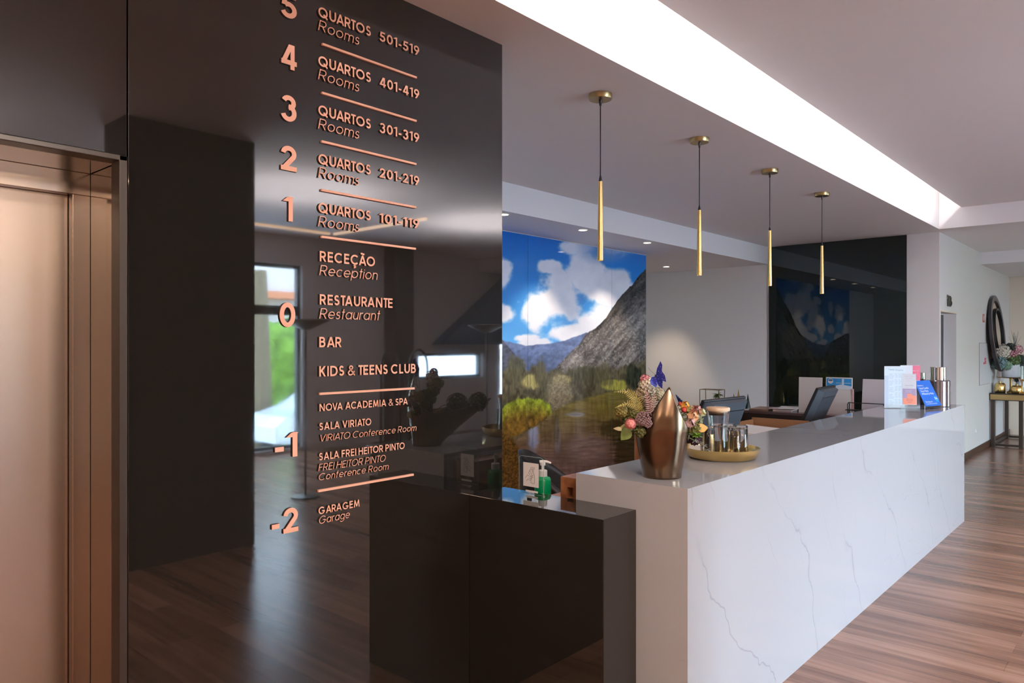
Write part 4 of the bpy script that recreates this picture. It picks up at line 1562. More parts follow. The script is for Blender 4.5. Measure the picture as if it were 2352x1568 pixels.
# behind the desk end: wooden cabinet, gel bottle, chairs
cab = thing('wooden_cabinet', (2.80, 2.10, 0), 'orange brown wooden cabinet with a grip slot behind the near end of the desk', 'cabinet')
lbox(cab, 'base', M_ORWOOD, 2.60, 3.05, 1.905, 2.30, 0, .868, .002)
m = MB()
m.box(2.62 - 2.8, 2.66 - 2.8, 1.905 - 2.1, 1.955 - 2.1, .8682, 1.028)
m.box(2.62 - 2.8, 2.66 - 2.8, 1.955 - 2.1, 1.990 - 2.1, .8682, .945)
m.box(2.62 - 2.8, 2.66 - 2.8, 1.955 - 2.1, 1.990 - 2.1, .985, 1.028)
m.box(2.62 - 2.8, 2.66 - 2.8, 1.990 - 2.1, 2.026 - 2.1, .8682, 1.028)
m.box(2.66 - 2.8, 3.02 - 2.8, 1.905 - 2.1, 2.026 - 2.1, .8682, 1.028)
m.build('upper_box', M_ORWOOD, cab)
gel = thing('gel_dispenser', (2.66, 2.162, .8685), 'green hand gel pump bottle behind the clear notice', 'bottle')
M_GREEN = P('gel_green', (.0, .30, .10), .25, spec=.6)
MB().lathe([(0, 0), (.036, 0), (.039, .004), (.039, .122), (.034, .134), (.020, .140), (0, .140)], 36).build('body', M_GREEN, gel, smooth=True, angle=50)
MB().lathe([(0, .1395), (.021, .1395), (.021, .166), (.017, .169), (0, .169)], 24).build('collar', M_WHITE, gel, angle=40)
m = MB().lathe([(0, .1685), (.007, .1685), (.007, .190), (.013, .190), (.013, .203), (0, .203)], 18)
m.tube([(-.012, .010, .207), (0, 0, .208), (.012, -.014, .207), (.024, -.030, .200)], [.007, .007, .006, .0045], 8)
m.build('pump', M_WHITE, gel, angle=40)


def tub_chair(loc, rz, label):
    t = thing('tub_chair', loc, label, 'chair', None, rz)
    # a rounded shell that is high at the back (local -y) and runs down into the arms
    m = MB()
    bm = m.bm
    N, K = 48, 12
    g = []
    for k in range(K + 1):
        v = k / K
        row = []
        for i in range(N + 1):
            a = R(-90 - 128 + 256 * i / N)
            c = -math.sin(a)
            top = .60 + .40 * max(0, (c + .55) / 1.55) ** .8
            r = .235 + .045 * v
            row.append(bm.verts.new((r * math.cos(a), r * math.sin(a) * 1.05, .40 + (top - .40) * v)))
        g.append(row)
    for A, B in zip(g, g[1:]):
        for i in range(N):
            bm.faces.new((A[i], A[i + 1], B[i + 1], B[i]))
    o = m.build('backrest', P('chair_shell', (.012, .010, .009), .45), t, smooth=True)
    md = o.modifiers.new('thickness', 'SOLIDIFY'); md.thickness = .03; md.offset = 0
    MB().lathe([(0, .38), (.20, .38), (.225, .40), (.225, .45), (.20, .47), (0, .475)], 32).build('seat', P('chair_cushion', (.015, .014, .014), .8), t, smooth=True)
    MB().lathe([(0, .10), (.028, .10), (.028, .30), (.018, .30), (.018, .38), (0, .38)], 20).build('gas_post', M_DARKMETAL, t, angle=40)
    for k in range(5):
        a = 2 * PI * k / 5
        l = MB().tube([(0, 0, .115), (.26 * math.cos(a), .26 * math.sin(a), .075)], [.028, .016], 8).build('leg', M_BLACK, t, smooth=True)
        MB().ball((.262 * math.cos(a), .262 * math.sin(a), .0305), .030, 2, (1, .6, 1)).build('caster', M_BLACK, l, smooth=True)
    return t


tub_chair((3.45, 2.595, 0), R(215), 'black tub chair with a rounded back, seen behind the hand gel notice')
tub_chair((5.72, 3.05, 0), R(222), 'black tub chair behind the tumblers and the carafe')

wp = thing('wooden_locker', (4.12, 2.45, 0), 'upright orange wood locker behind the desk, left of the bronze vase', 'locker')
lbox(wp, 'door', M_ORWOODV, 3.99, 4.25, 2.40, 2.418, 0, 1.085, .002)
lbox(wp, 'body', M_ORWOODV, 3.99, 4.25, 2.42, 2.50, 0, 1.085, .002)

# monitors on the work surface
def monitor(loc, rz, label, mb, w=.50, h=.31, tilt=22, white=False, stand=True):
    t = thing('computer_monitor', loc, label, 'monitor', None, rz)
    # local: screen towards +y, back towards -y, z up from the work surface
    M = Matrix.Translation((0, 0, .14)) @ Matrix.Rotation(R(tilt), 4, 'X')
    m = MB()
    m.box(-w / 2, w / 2, -.012, .012, 0, h, bev=.004)
    m.xform(M).build('case', mb[1], t)
    m = MB()
    m.prism([(-w / 2 + .01, .0125 - .025), (-w / 2 + .06, -.055), (w / 2 - .06, -.055), (w / 2 - .01, .0125 - .025)], 'z', .012, h - .012)
    m.xform(M).build('back_cover', mb[0], t)
    m = MB()
    m.box(-w / 2 + .07, w / 2 - .07, -.0565, -.0551, h - .075, h - .068)
    for k in range(9):
        a0, a1 = R(60 + 240 * k / 9), R(60 + 240 * (k + 1) / 9)
    m.tube([(.010 * math.cos(R(a)), -.0562, h - .12 + .014 * math.sin(R(a))) for a in range(60, 301, 24)], .0016, 5)
    m.xform(M).build('vent_slot', M_BLACK, t)
    m = MB()
    m.box(-w / 2 + .012, w / 2 - .012, .0122, .0132, .012, h - .012)
    m.xform(M).build('screen', P('screen_dark', (.01, .012, .016), .15), t)
    MB().tube([(0, -.03, .012), (0, -.075, .10), (0, -.085, .22)], .022, 10).build('neck', mb[1], t, smooth=True)
    MB().box(-.11, .11, -.14, .06, 0, .014, bev=.004).build('foot', mb[1], t)
    return t


WZ = .7502
monitor((4.57, 2.30, WZ), R(-3), 'dark grey computer monitor seen from behind, right of the bouquet', (M_GREY, M_GREYD), w=.56, h=.40, tilt=20)
monitor((6.55, 2.34, WZ), R(4), 'dark grey tilted computer monitor in front of the white boards', (M_GREY, M_GREYD), w=.56, h=.40, tilt=24)

# counter that closes the far end of the reception
fc = thing('back_counter', (8.25, 2.78, 0), 'dark wood counter across the far end of the reception area', 'counter')
lbox(fc, 'top', P('counter_top', (.10, .062, .06), .12), 7.96, 8.54, 1.95, 3.60, .850, .880, .002)
lbox(fc, 'side_panel', M_DARKWOOD, 7.96, 8.54, 3.57, 3.60, 0, .8499, .002)
lbox(fc, 'side_panel', M_DARKWOOD, 7.96, 8.54, 1.95, 1.98, 0, .8499, .002)
lbox(fc, 'front_rail', M_DARKWOOD, 7.97, 7.99, 1.9801, 3.5699, .755, .8499, .002)
lbox(fc, 'back_panel', M_ORWOOD, 8.50, 8.52, 1.9801, 3.5699, 0, .8499, .002)
lbox(fc, 'shelf', M_ORWOOD, 7.98, 8.4999, 1.9801, 3.5699, .52, .545, .002)

# things on the counter at the far end
CT = .8803


def board(name, label, x, y0, y1, h, lean, mt, cat='board', z=CT):
    t = thing(name, (x, (y0 + y1) / 2, z), label, cat)
    m = MB()
    w_ = (y1 - y0) / 2
    m.box(0, .006, -w_, w_, 0, h, bev=.0015)
    m.xform(Matrix.Rotation(R(lean), 4, 'Y'))
    m.build('board', mt, t)
    m = MB().prism([(.008, 0), (.10, 0), (.10, .004), (.012, .004)], 'y', -w_ * .8, w_ * .8)
    m.build('foot', M_ACRYL, t)
    return t


M_BOARD = P('display_board', (.66, .58, .54), .5)
board('display_board', 'plain white display board standing left of the blue poster', 8.10, 2.735, 2.985, .385, 2, M_BOARD)
ps = board('poster_stand', 'white stand with a blue photo poster and round emblem behind the tilted monitor', 8.12, 2.435, 2.705, .392, 2, M_BOARD, 'poster')
M2 = Matrix.Rotation(R(2), 4, 'Y')
MB().box(-.0012, -.0003, -.126, .126, .268, .380).xform(M2).build('picture', P('poster_blue', (.03, .24, .52), .4, var=.15, vscale=12), ps)
m = MB()
m.prism([(.126, .268), (-.126, .268), (-.126, .300), (-.02, .318), (.04, .302), (.126, .290)], 'x', -.0022, -.0013)
m.box(-.0024, -.0014, -.05, -.03, .300, .376)
m.box(-.0024, -.0014, -.12, .03, .330, .335)
m.xform(M2).build('picture_terrace', P('poster_pale', (.62, .66, .70), .4), ps)
MB().prism([(.085 + .026 * math.cos(2 * PI * k / 24), .350 + .026 * math.sin(2 * PI * k / 24)) for k in range(24)], 'x', -.0030, -.0025).xform(M2).build('emblem', M_PAPER, ps)
m = MB()
m.prism([(.085 + .022 * math.cos(R(a)), .350 + .022 * math.sin(R(a))) for a in range(0, 181, 15)] + [(.085 + .016 * math.cos(R(a)), .350 + .012 * math.sin(R(a))) for a in range(180, -1, -15)], 'x', -.0036, -.0031)
m.prism([(.099, .350), (.071, .350), (.074, .358), (.080, .364), (.085, .356), (.091, .365), (.096, .357)], 'x', -.0036, -.0031)
m.xform(M2).build('emblem_mark', P('emblem_teal', (.02, .08, .14), .5), ps)
MB().box(-.0036, -.0031, .072, .098, .336, .340).xform(M2).build('emblem_caption', P('emblem_red', (.5, .08, .08), .5), ps)
MB().box(.0, .008, -.150, -.137, 0, .275).build('edge_strip', P('poster_pink', (.62, .32, .32), .5), ps)
board('display_board', 'plain mauve white display board beside the leaflet holder', 8.12, 1.985, 2.345, .385, 8, P('display_board_mauve', (.52, .43, .43), .5))

wt = thing('wire_tray', (8.02, 2.27, CT), 'black wire letter tray on the dark counter, left of the leaflet holder', 'tray')
m = MB()
for y in (-.17, .17):
    m.tube([(-.02, y, .004), (-.03, y, .125), (.0, y, .140), (.03, y, .125), (.02, y, .004)], .005, 8)
m.tube([(0, -.17, .140), (0, .17, .140)], .005, 8)
m.build('frame', M_BLACK, wt, smooth=True)
m = MB().box(-.045, .045, -.165, .18, .004, .016, bev=.003)
m.box(-.045, .045, -.165, .19, .060, .070, bev=.003)
m.build('tray', M_BLACK, wt)

GP = 'loose papers stacked on the dark counter'
random.seed(21)
for k, (dx, dy, rz, hgt, lb) in enumerate(((0, 0, 6, .016, 'pinkish paper stack at the bottom of the pile on the dark counter'), (.02, .03, -9, .012, 'middle folder of the paper pile on the dark counter'), (-.01, -.05, 14, .014, 'topmost folded papers of the pile on the dark counter'))):
    t = thing('paper_stack', (8.20 + dx, 3.17 + dy, CT + (0, .0165, .029)[k]), lb, 'papers', GP, R(rz))
    MB().box(-.13, .13, -.10, .10, 0, hgt, bev=.003).build('sheets', P('paper_pink', (.66, .52, .50), .7) if k != 2 else M_PAPER, t)
t = thing('leather_folder', (8.26, 3.44, CT), 'flat brown leather folder at the left end of the dark counter', 'folder', None, R(5))
MB().box(-.19, .19, -.11, .11, 0, .012, bev=.003).build('cover', P('folder_brown', (.30, .17, .10), .4), t)

ob = thing('document_box', (6.0, 2.45, WZ), 'open brown document box with white papers on the work surface', 'box')
m = MB()
m.box(-.27, .24, -.24, .25, 0, .008)
m.box(.225, .24, -.24, .25, .008, .232)
m.box(-.27, .2249, .235, .25, .008, .215)
m.box(-.27, .2249, -.24, -.225, .008, .150)
m.box(-.27, -.255, -.2249, .2349, .008, .120)
m.build('body', P('box_brown', (.30, .135, .055), .55), ob)
t = thing('paper_stack', (5.93, 2.44, WZ + .0085), 'curled white papers lying in the open brown document box', 'papers', None, R(8))
m = MB()
g = []
for i in range(9):
    x = -.16 + .32 * i / 8
    zz = .125 + .05 * math.sin(PI * i / 8) ** 2
    g.append((m.bm.verts.new((x, -.17, zz)), m.bm.verts.new((x, .17, zz + .02)), m.bm.verts.new((x, -.17, 0.001)), m.bm.verts.new((x, .17, 0.001))))
for A, B in zip(g, g[1:]):
    m.bm.faces.new((A[0], B[0], B[1], A[1])); m.bm.faces.new((A[2], A[3], B[3], B[2]))
    m.bm.faces.new((A[0], A[2], B[2], B[0])); m.bm.faces.new((A[1], B[1], B[3], A[3]))
m.bm.faces.new((g[0][0], g[0][1], g[0][3], g[0][2])); m.bm.faces.new((g[-1][0], g[-1][2], g[-1][3], g[-1][1]))
m.build('sheets', M_PAPER, t, smooth=True, angle=40)

# ================================================================== SIDE TABLE by the white wall
st = thing('side_table', (9.72, 4.72, 0), 'white topped side table with thin black splayed legs by the white wall', 'table')
MB().box(-.24, .24, -.60, .62, .690, .710, bev=.002).build('tabletop', M_WHITE, st)
for x in (-.18, .18):
    for y in (-.42, .44):
        MB().tube([(x, y - .09, .689), (x * 1.1, y, .01), (x, y + .09, .689)], .007, 8).build('leg', M_BLACK, st)
GC = 'cone ornaments on the side table'
for nm, x, y, h, r, mt, lb in (('gold', 9.62, 4.43, .235, .042, M_BRASSDULL, 'short matt gold cone ornament, left of the tall gold cone'), ('gold', 9.58, 4.345, .298, .046, M_BRASS, 'tall gold cone ornament on the side table'),
                               ('green', 9.66, 4.245, .240, .042, P('dark_green_cone', (.012, .028, .022), .25), 'dark green cone ornament on the side table beside the gold cones')):
    t = thing('cone_ornament', (x, y, .7102), lb, 'ornament', GC)
    MB().lathe([(0, 0), (r, 0), (r, .004), (.0015, h), (0, h + .001)], 28).build('body', mt, t, smooth=True, angle=50)
t = thing('wire_ornament', (9.66, 4.60, .7102), 'thin wire pyramid ornament between the terrarium and the gold cones', 'ornament')
m = MB()
for a in (0, 120, 240):
    b = a + 120
    p, q = (.06 * math.cos(R(a)), .06 * math.sin(R(a)), .002), (.06 * math.cos(R(b)), .06 * math.sin(R(b)), .002)
    m.tube([p, q], .0015, 5); m.tube([p, (0, 0, .225)], .0015, 5)
m.build('frame', M_BRASSDULL, t)
tr = thing('terrarium', (9.70, 4.79, .7102), 'brass framed glass terrarium on the side table', 'terrarium')
m = MB()
a, b, h = .09, .145, .272
for sx in (-a, a):
    for sy in (-b, b):
        m.box(sx - .004, sx + .004, sy - .004, sy + .004, 0, h)
    for z in (.004, h):
        m.box(sx - .004, sx + .004, -b, b, z - .004, z + .004)
for sy in (-b, b):
    for z in (.004, h):
        m.box(-a, a, sy - .004, sy + .004, z - .004, z + .004)
m.build('frame', M_BRASSDULL, tr)
MB().box(-a + .004, a - .004, -b + .004, b - .004, .009, .060).build('soil', P('soil', (.05, .04, .03), .9), tr)
m = MB()
m.box(-a - .001, -a + .001, -b + .005, b - .005, .009, h - .005)
m.build('glass_pane', M_ACRYL, tr)
pl = thing('terrarium_plant', (9.70, 4.76, .771), 'leafy green plant growing inside the brass terrarium', 'plant')
MB().tube([(0, -.02, 0), (.01, -.035, .07), (0, -.04, .13)], .006, 6).build('stem', M_STEM, pl)
m = MB()
for k in range(60):
    a_ = random.uniform(0, 2 * PI)
    c_ = (0, -.05, .14) if k < 38 else (0, .05, .05)
    m.leaf(c_, Vector((math.cos(a_) * .5, math.sin(a_), random.uniform(-.3, .5))), Vector((0, 0, 1)), random.uniform(.06, .105), .022, droop=.35, n=4)
m.build('leaves', mat('plant_green', (.07, .15, .03)), pl)

# ================================================================== PRINTED MATTER at the far end of the desk
def text_mesh(lines, M, mat_, parent, name='text'):
    """lines: (string, x, y, size) laid in the local x-z plane of a card, joined into one mesh"""
    m = MB()
    for (s, x, y, size) in lines:
        cu = bpy.data.curves.new('txt', 'FONT')
        cu.body = s
        cu.size = size
        ob_ = bpy.data.objects.new('txt', cu)
        COL.objects.link(ob_)
        bpy.context.view_layer.update()
        dg = bpy.context.evaluated_depsgraph_get()
        me = bpy.data.meshes.new_from_object(ob_.evaluated_get(dg))
        off = len(m.bm.verts)
        m.bm.verts.ensure_lookup_table()
        vs = [m.bm.verts.new((x + v.co.x, 0, y + v.co.y)) for v in me.vertices]
        for p in me.polygons:
            try:
                m.bm.faces.new([vs[i] for i in p.vertices])
            except ValueError:
                pass
        bpy.data.objects.remove(ob_)
        bpy.data.curves.remove(cu)
        bpy.data.meshes.remove(me)
    return m.xform(M).build(name, mat_, parent)


M_PRINT = P('print_paper', (.60, .60, .63), .6)
M_INK = P('ink_grey', (.16, .17, .22), .6)
M_INKL = P('ink_light', (.42, .43, .50), .6)
I4 = Matrix.Identity(4)
DZ1 = DZ + .0003
# tall holder with a white price list: local x along the sheet, local -y towards the reader
lh = thing('leaflet_holder', (6.985, 1.745, DZ1), 'tall clear holder with a white tariff sheet at the far end of the desk', 'leaflet holder', None, R(-49))
w2 = .092
m = MB()
m.box(-w2, w2, -.004, -.002, .004, .362)
m.box(-w2, w2, .014, .016, .004, .355)
m.box(-w2, w2, -.040, .050, 0, .003)
m.build('holder', M_ACRYL, lh)
MB().box(-w2 + .004, w2 - .004, .0, .002, .006, .366).build('sheet', M_PRINT, lh)
MB().box(-w2 + .004, -w2 + .040, -.0006, -.0001, .012, .285).build('side_column', P('print_lilac', (.50, .47, .55), .6), lh)
text_mesh([('Tabela', -.055, .330, .020), ('Preçário', .005, .326, .020)], Matrix.Translation((0, -.0008, 0)), M_INK, lh, 'heading')
m = MB()
for k in range(24):
    z = .292 - k * .0115
    for c0, c1 in ((-.048, -.004), (.004, .028), (.034, .058), (.064, .082)):
        if (k * 7 + int(c0 * 1000)) % 5 != 0:
            m.box(c0, c0 + (c1 - c0) * (.6 + .4 * ((k * 3) % 4) / 3), -.0011, -.0006, z, z + .0042)
m.box(-.050, .085, -.0011, -.0006, .300, .3012)
m.box(-.050, .085, -.0011, -.0006, .160, .1612)
m.build('table_lines', M_INKL, lh)

rl = thing('red_leaflet', (7.13, 1.655, DZ1), 'red and white leaflet standing behind the tall tariff sheet', 'leaflet', None, R(-49))
MB().box(-.085, .085, 0, .010, 0, .372).build('cover', M_PRINT, rl)
MB().box(.020, .085, -.0010, -.0002, .24, .370).build('red_field', P('print_red', (.45, .008, .05), .45), rl)
text_mesh([('Boas-vindas', .023, .320, .0105), ('Welcome', .023, .296, .0105)], Matrix.Translation((0, -.0014, 0)), M_PRINT, rl, 'heading')

dl = thing('leaflet_stand', (6.715, 1.565, DZ1), 'small clear wedge stand with a white and coral card', 'leaflet stand', None, R(-62))
L6 = Matrix.Translation((0, 0, .056)) @ Matrix.Rotation(R(-5), 4, 'X')
MB().box(-.060, .060, -.002, .001, -.005, .262).xform(L6).build('holder', M_ACRYL, dl)
m = MB().prism([(-.055, 0), (.045, 0), (.045, .003), (.006, .054), (-.002, .054), (-.055, .003)], 'x', -.068, .068)
m.build('wedge', M_ACRYL, dl)
MB().box(-.054, .054, -.0040, -.0024, 0, .254).xform(L6).build('card', M_PRINT, dl)
MB().box(-.050, .050, -.0046, -.0041, .004, .134).xform(L6).build('lilac_field', P('print_mauve', (.36, .27, .40), .5), dl)
MB().prism([(-.050, .004), (.050, .004), (.050, .078), (.020, .078), (.020, .092), (-.018, .092), (-.018, .056), (-.050, .056)], 'y', -.0052, -.0047).xform(L6).build('coral_field', P('print_coral', (.74, .24, .15), .5), dl)
text_mesh([('Hotel Covilhã', -.030, .232, .0110), ('Dona Maria', -.028, .213, .0110), ('affiliated by', -.018, .196, .0065)], L6 @ Matrix.Translation((0, -.0045, 0)), M_INKL, dl, 'heading')
text_mesh([('General Manager', -.032, .158, .0092), ('-------------------------', -.034, .145, .0070)], L6 @ Matrix.Translation((0, -.0045, 0)), M_INK, dl, 'subheading')
text_mesh([('Restaurante', -.030, .116, .0095), ('Carta Menu', -.028, .104, .0090)], L6 @ Matrix.Translation((0, -.0056, 0)), M_PRINT, dl, 'white_lines')
m = MB()
for z, a_ in ((.045, .026), (.032, .026), (.019, .015)):
    m.box(-a_, a_, -.0058, -.0053, z, z + .003)
m.xform(L6).build('small_print', P('ink_brown', (.35, .10, .08), .6), dl)

# blue award card in a slanted acrylic stand
bc = thing('award_card', (7.17, 1.478, DZ1), 'blue award card with white lettering and a score in a slanted clear stand', 'award card', None, R(-16))
TL = Matrix.Translation((0, 0, .006)) @ Matrix.Rotation(R(-26), 4, 'X')
m = MB().box(-.135, .135, -.003, 0, 0, .262)
m.xform(TL)
m.box(-.135, .135, 0, .085, 0, .0025)
m.build('stand', M_ACRYL, bc)
m = MB().box(-.127, .127, -.0046, -.0032, .018, .256)
m.xform(TL).build('card', P('award_blue', (.012, .11, .46), .35), bc)
TT = TL @ Matrix.Translation((0, -.0052, 0))
text_mesh([('Awarded to:', -.105, .205, .018), ('Hotel Covilhã', -.098, .176, .026), ('Dona Maria', -.098, .150, .026), ('Affiliated by Meliá', -.098, .124, .026),
           ('Booking.com', -.098, .052, .021), ('Traveller Review Awards 2023', -.098, .035, .0135)], TT, M_PAPER, bc, 'lettering')
MB().box(.062, .118, -.0056, -.0047, .052, .108).xform(TL).build('score_field', P('award_light_blue', (.0, .19, .66), .35), bc)
text_mesh([('8.6', .068, .075, .033), ('/ 10', .080, .060, .011)], TL @ Matrix.Translation((0, -.0062, 0)), M_PAPER, bc, 'score')

# two chrome capped room fragrance bottles
GB = 'fragrance bottles at the far end of the desk'
M_SMOKE = P('smoked_glass', (.28, .25, .26), .02, ior=1.6, metal=.75)
for x, y, r, zb, rc, zc, lb in ((7.50, 1.515, .098, .236, .064, .352, 'large smoked glass fragrance bottle with a tall chrome cap, behind the blue card'),
                               (7.60, 1.700, .066, .236, .062, .296, 'slimmer smoked glass fragrance bottle with a shorter chrome cap')):
    t = thing('fragrance_bottle', (x, y, DZ1), lb, 'bottle', GB)
    MB().lathe([(0, 0), (r - .004, 0), (r, .004), (r, zb - .010), (r - .010, zb), (0, zb)], 48).build('body', M_SMOKE, t, smooth=True, angle=40)
    MB().lathe([(0, zb + .0002), (rc, zb + .0002), (rc, zc - .003), (rc - .003, zc), (0, zc)], 40).build('cap', M_CHROME, t, smooth=True, angle=40)

# ================================================================== CORRIDOR WALL FITTINGS
def wall_thing(name, x, z, label, cat):
    return thing(name, (x, YC - .0005, z), label, cat)


wc = wall_thing('restroom_sign', 10.88, 2.115, 'dark wire figure sign on the wall above the doorway', 'sign')
m = MB()


def wl(pl, r=.006):
    m.tube([(x, -.012, z) for x, z in pl], r, 6)


wl([(-.13, .095), (-.12, 0), (.06, 0), (.12, .02), (.135, .045), (.12, .068), (.10, .070)])
wl([(-.13, .135), (-.05, .135), (-.05, .118), (-.13, .118)], .008)
wl([(-.05, .13), (-.05, 0)], .010)
wl([(.045, .135), (.045, .115), (.055, .115)], .008)
wl([(.03, .118), (.075, .118), (.060, .06), (.05, 0)], .010)
m.build('figure', M_DARKMETAL, wc)
MB().box(-.03, .03, -.006, 0, .05, .056).build('bracket', M_DARKMETAL, wc)

M_RED = P('sign_red', (.58, .10, .06), .5)
fs = wall_thing('fire_sign', 13.36, 1.965, 'small red fire extinguisher sign on the corridor wall', 'sign')
MB().box(-.075, .075, -.004, 0, 0, .125, bev=.001).build('plate', M_RED, fs)
m = MB()
m.prism([(-.03, .022), (.012, .022), (.012, .082), (.004, .094), (-.022, .094), (-.03, .082)], 'y', -.0052, -.0042)
m.box(.02, .03, -.0052, -.0042, .040, .100)
m.box(-.02, .03, -.0052, -.0042, .098, .105)
m.build('symbol', M_PAPER, fs)
hc = wall_thing('hydrant_cabinet', 13.43, 1.0, 'white flush hose cabinet in the corridor wall with a red sticker', 'cabinet')
M_WCAB = P('cabinet_white', (.74, .73, .74), .45)
MB().box(-.43, .43, -.004, 0, 0, .646).build('frame', P('cabinet_gap', (.22, .20, .22), .6), hc)
MB().box(-.424, .424, -.012, -.0045, .006, .640, bev=.002).build('door', M_WCAB, hc)
MB().box(-.06, .07, -.0135, -.0125, .322, .415).build('sticker', P('sticker_red', (.55, .02, .04), .5), hc)
m = MB().box(-.04, .0, -.0145, -.0136, .335, .350)
m.box(-.04, .05, -.0145, -.0136, .365, .375); m.box(-.02, .05, -.0145, -.0136, .390, .400)
m.build('sticker_marks', M_PAPER, hc)
m = MB().tube([(-.15, -.014, .322), (-.11, -.014, .345)], .004, 5)
m.tube([(-.15, -.014, .345), (-.11, -.014, .322)], .004, 5)
m.build('lock_mark', P('sticker_red', (.55, .02, .04), .5), hc)
so = wall_thing('wall_socket', 12.71, .343, 'round white power socket low on the corridor wall', 'socket')
MB().lathe([(0, 0), (.046, 0), (.046, .006), (.038, .014), (.020, .014), (.018, .006), (0, .006)], 28).xform(Matrix.Rotation(R(90), 4, 'X')).build('body', M_WHITE, so, smooth=True, angle=40)

# round mirror with an offset inner ring
mr = thing('round_mirror', (14.12, YC - .072, 1.80), 'round dark framed mirror leaning from the corridor wall above the console', 'mirror')
MR = Matrix.Rotation(R(-5), 4, 'X') @ Matrix.Rotation(R(90), 4, 'X')
MB().lathe([(.525, -.02), (.615, -.02), (.62, 0), (.615, .025), (.53, .025)], 64, close=True).xform(MR).build('outer_ring', P('mirror_frame', (.035, .028, .032), .3), mr, smooth=True, angle=40)
MB().lathe([(0, .004), (.528, .004), (.528, -.004), (0, -.004)], 64).xform(MR).build('glass', P('mirror_glass', (.62, .58, .52), .03, 1.0), mr)
MB().lathe([(.37, .006), (.39, .006), (.39, .03), (.37, .03)], 64, (.10, .02, 0), close=True).xform(MR).build('inner_ring', M_BLACK, mr, smooth=True, angle=40)
m = MB()
for sx in (-.4, .4):
    m.box(sx - .02, sx + .02, .02, .088, .20, .24)
m.build('bracket', M_BLACK, mr)

# console table
KX0, KX1, KY0, KY1 = 13.86, 15.28, 1.63, 2.06
kt = thing('console_table', ((KX0 + KX1) / 2, (KY0 + KY1) / 2, 0), 'console table with dark legs and a brass apron against the corridor wall', 'table')
M_LEG = P('console_leg', (.075, .058, .045), .35, .6)
for x in (KX0, KX1 - .06):
    for y in (KY0, KY1 - .06):
        lbox(kt, 'leg', M_LEG, x + .001, x + .059, y + .001, y + .059, 0, .7339, .003)
lbox(kt, 'apron', M_BRASSDULL, KX0 - .012, KX1 + .012, KY0 - .012, KY1 + .006, .746, .828, .001)
m = MB()
l = kt.location
for z0, z1 in ((.734, .7459), (.8281, .842)):
    m.box(KX0 - .02 - l.x, KX1 + .02 - l.x, KY0 - .02 - l.y, KY1 + .012 - l.y, z0, z1, bev=.002)
m.build('frame', M_LEG, kt)
m = MB()
for x in (KX0, KX1 - .04):
    m.box(x + .002 - l.x, x + .038 - l.x, KY0 + .0601 - l.y, KY1 - .0601 - l.y, .012, .045)
for y in (KY0, KY1 - .04):
    m.box(KX0 + .0601 - l.x, KX1 - .0601 - l.x, y + .002 - l.y, y + .038 - l.y, .012, .045)
m.build('stretcher', M_LEG, kt)
lbox(kt, 'tabletop', P('console_glass', (.012, .010, .010), .04, ior=1.6), KX0 - .01, KX1 + .01, KY0 - .01, KY1 + .002, .8421, .850, .001)
KZ = .8503

sd = thing('cake_stand', (14.17, 1.83, KZ), 'round brass pedestal plate carrying the potted flowers on the console', 'stand')
MB().lathe([(0, 0), (.062, 0), (.060, .010), (.03, .03), (.018, .06), (.018, .21), (.03, .235), (0, .235)], 32).build('foot', M_BRASSDULL, sd, smooth=True, angle=50)
MB().lathe([(0, .2355), (.19, .2355), (.20, .250), (.196, .250), (.18, .2445), (0, .2445)], 40).build('plate', M_BRASSDULL, sd, smooth=True, angle=50)
pot = thing('flower_pot', (14.17, 1.83, KZ + .2450), 'glossy white pot on the brass pedestal plate', 'pot')
MB().lathe([(0, 0), (.118, 0), (.124, .006), (.142, .205), (.134, .205), (.118, .02), (0, .02)], 40).build('body', P('pot_white', (.78, .80, .84), .12), pot, smooth=True, angle=50)
MB().lathe([(0, .17), (.128, .17)], 32).build('filling', P('flower_foam', (.03, .035, .02), .9), pot)
GK = 'flowers in the white pot on the console'
PO = Vector((14.17, 1.83, KZ + .2450))


def posy(name, label, cat, dx, dz, dd, r, mt, n, s, petals=True):
    """a flower head: dx to the right, dd towards the viewer, dz up from the foot of the pot"""
    t = thing(name, PO, label, cat, GK)
    c_ = RT * (dx - .07) - Vector((CF, SF, 0)) * dd + Vector((0, 0, dz))
    m_ = MB()
    n, s = n * 3, s * .55
    for i in range(n):
        z = 1 - 2 * (i + .5) / n
        a_ = i * 2.39996
        rr_ = math.sqrt(max(0, 1 - z * z))
        d_ = Vector((rr_ * math.cos(a_), rr_ * math.sin(a_), z))
        q_ = c_ + d_ * r * random.uniform(.8, 1.05)
        for k in range(4):
            e_ = d_.orthogonal().normalized()
            e_.rotate(Matrix.Rotation(a_ + k * PI / 2, 3, d_))
            m_.leaf(q_, e_ + d_ * .5, d_, s, s * .8, droop=.1, n=2, cup=.1)
    m_.build('head', mt, t)
    MB().tube([(0, 0, .17), c_ * .5 + Vector((0, 0, .1)), c_], .004, 6).build('stem', M_STEM, t)
    return t


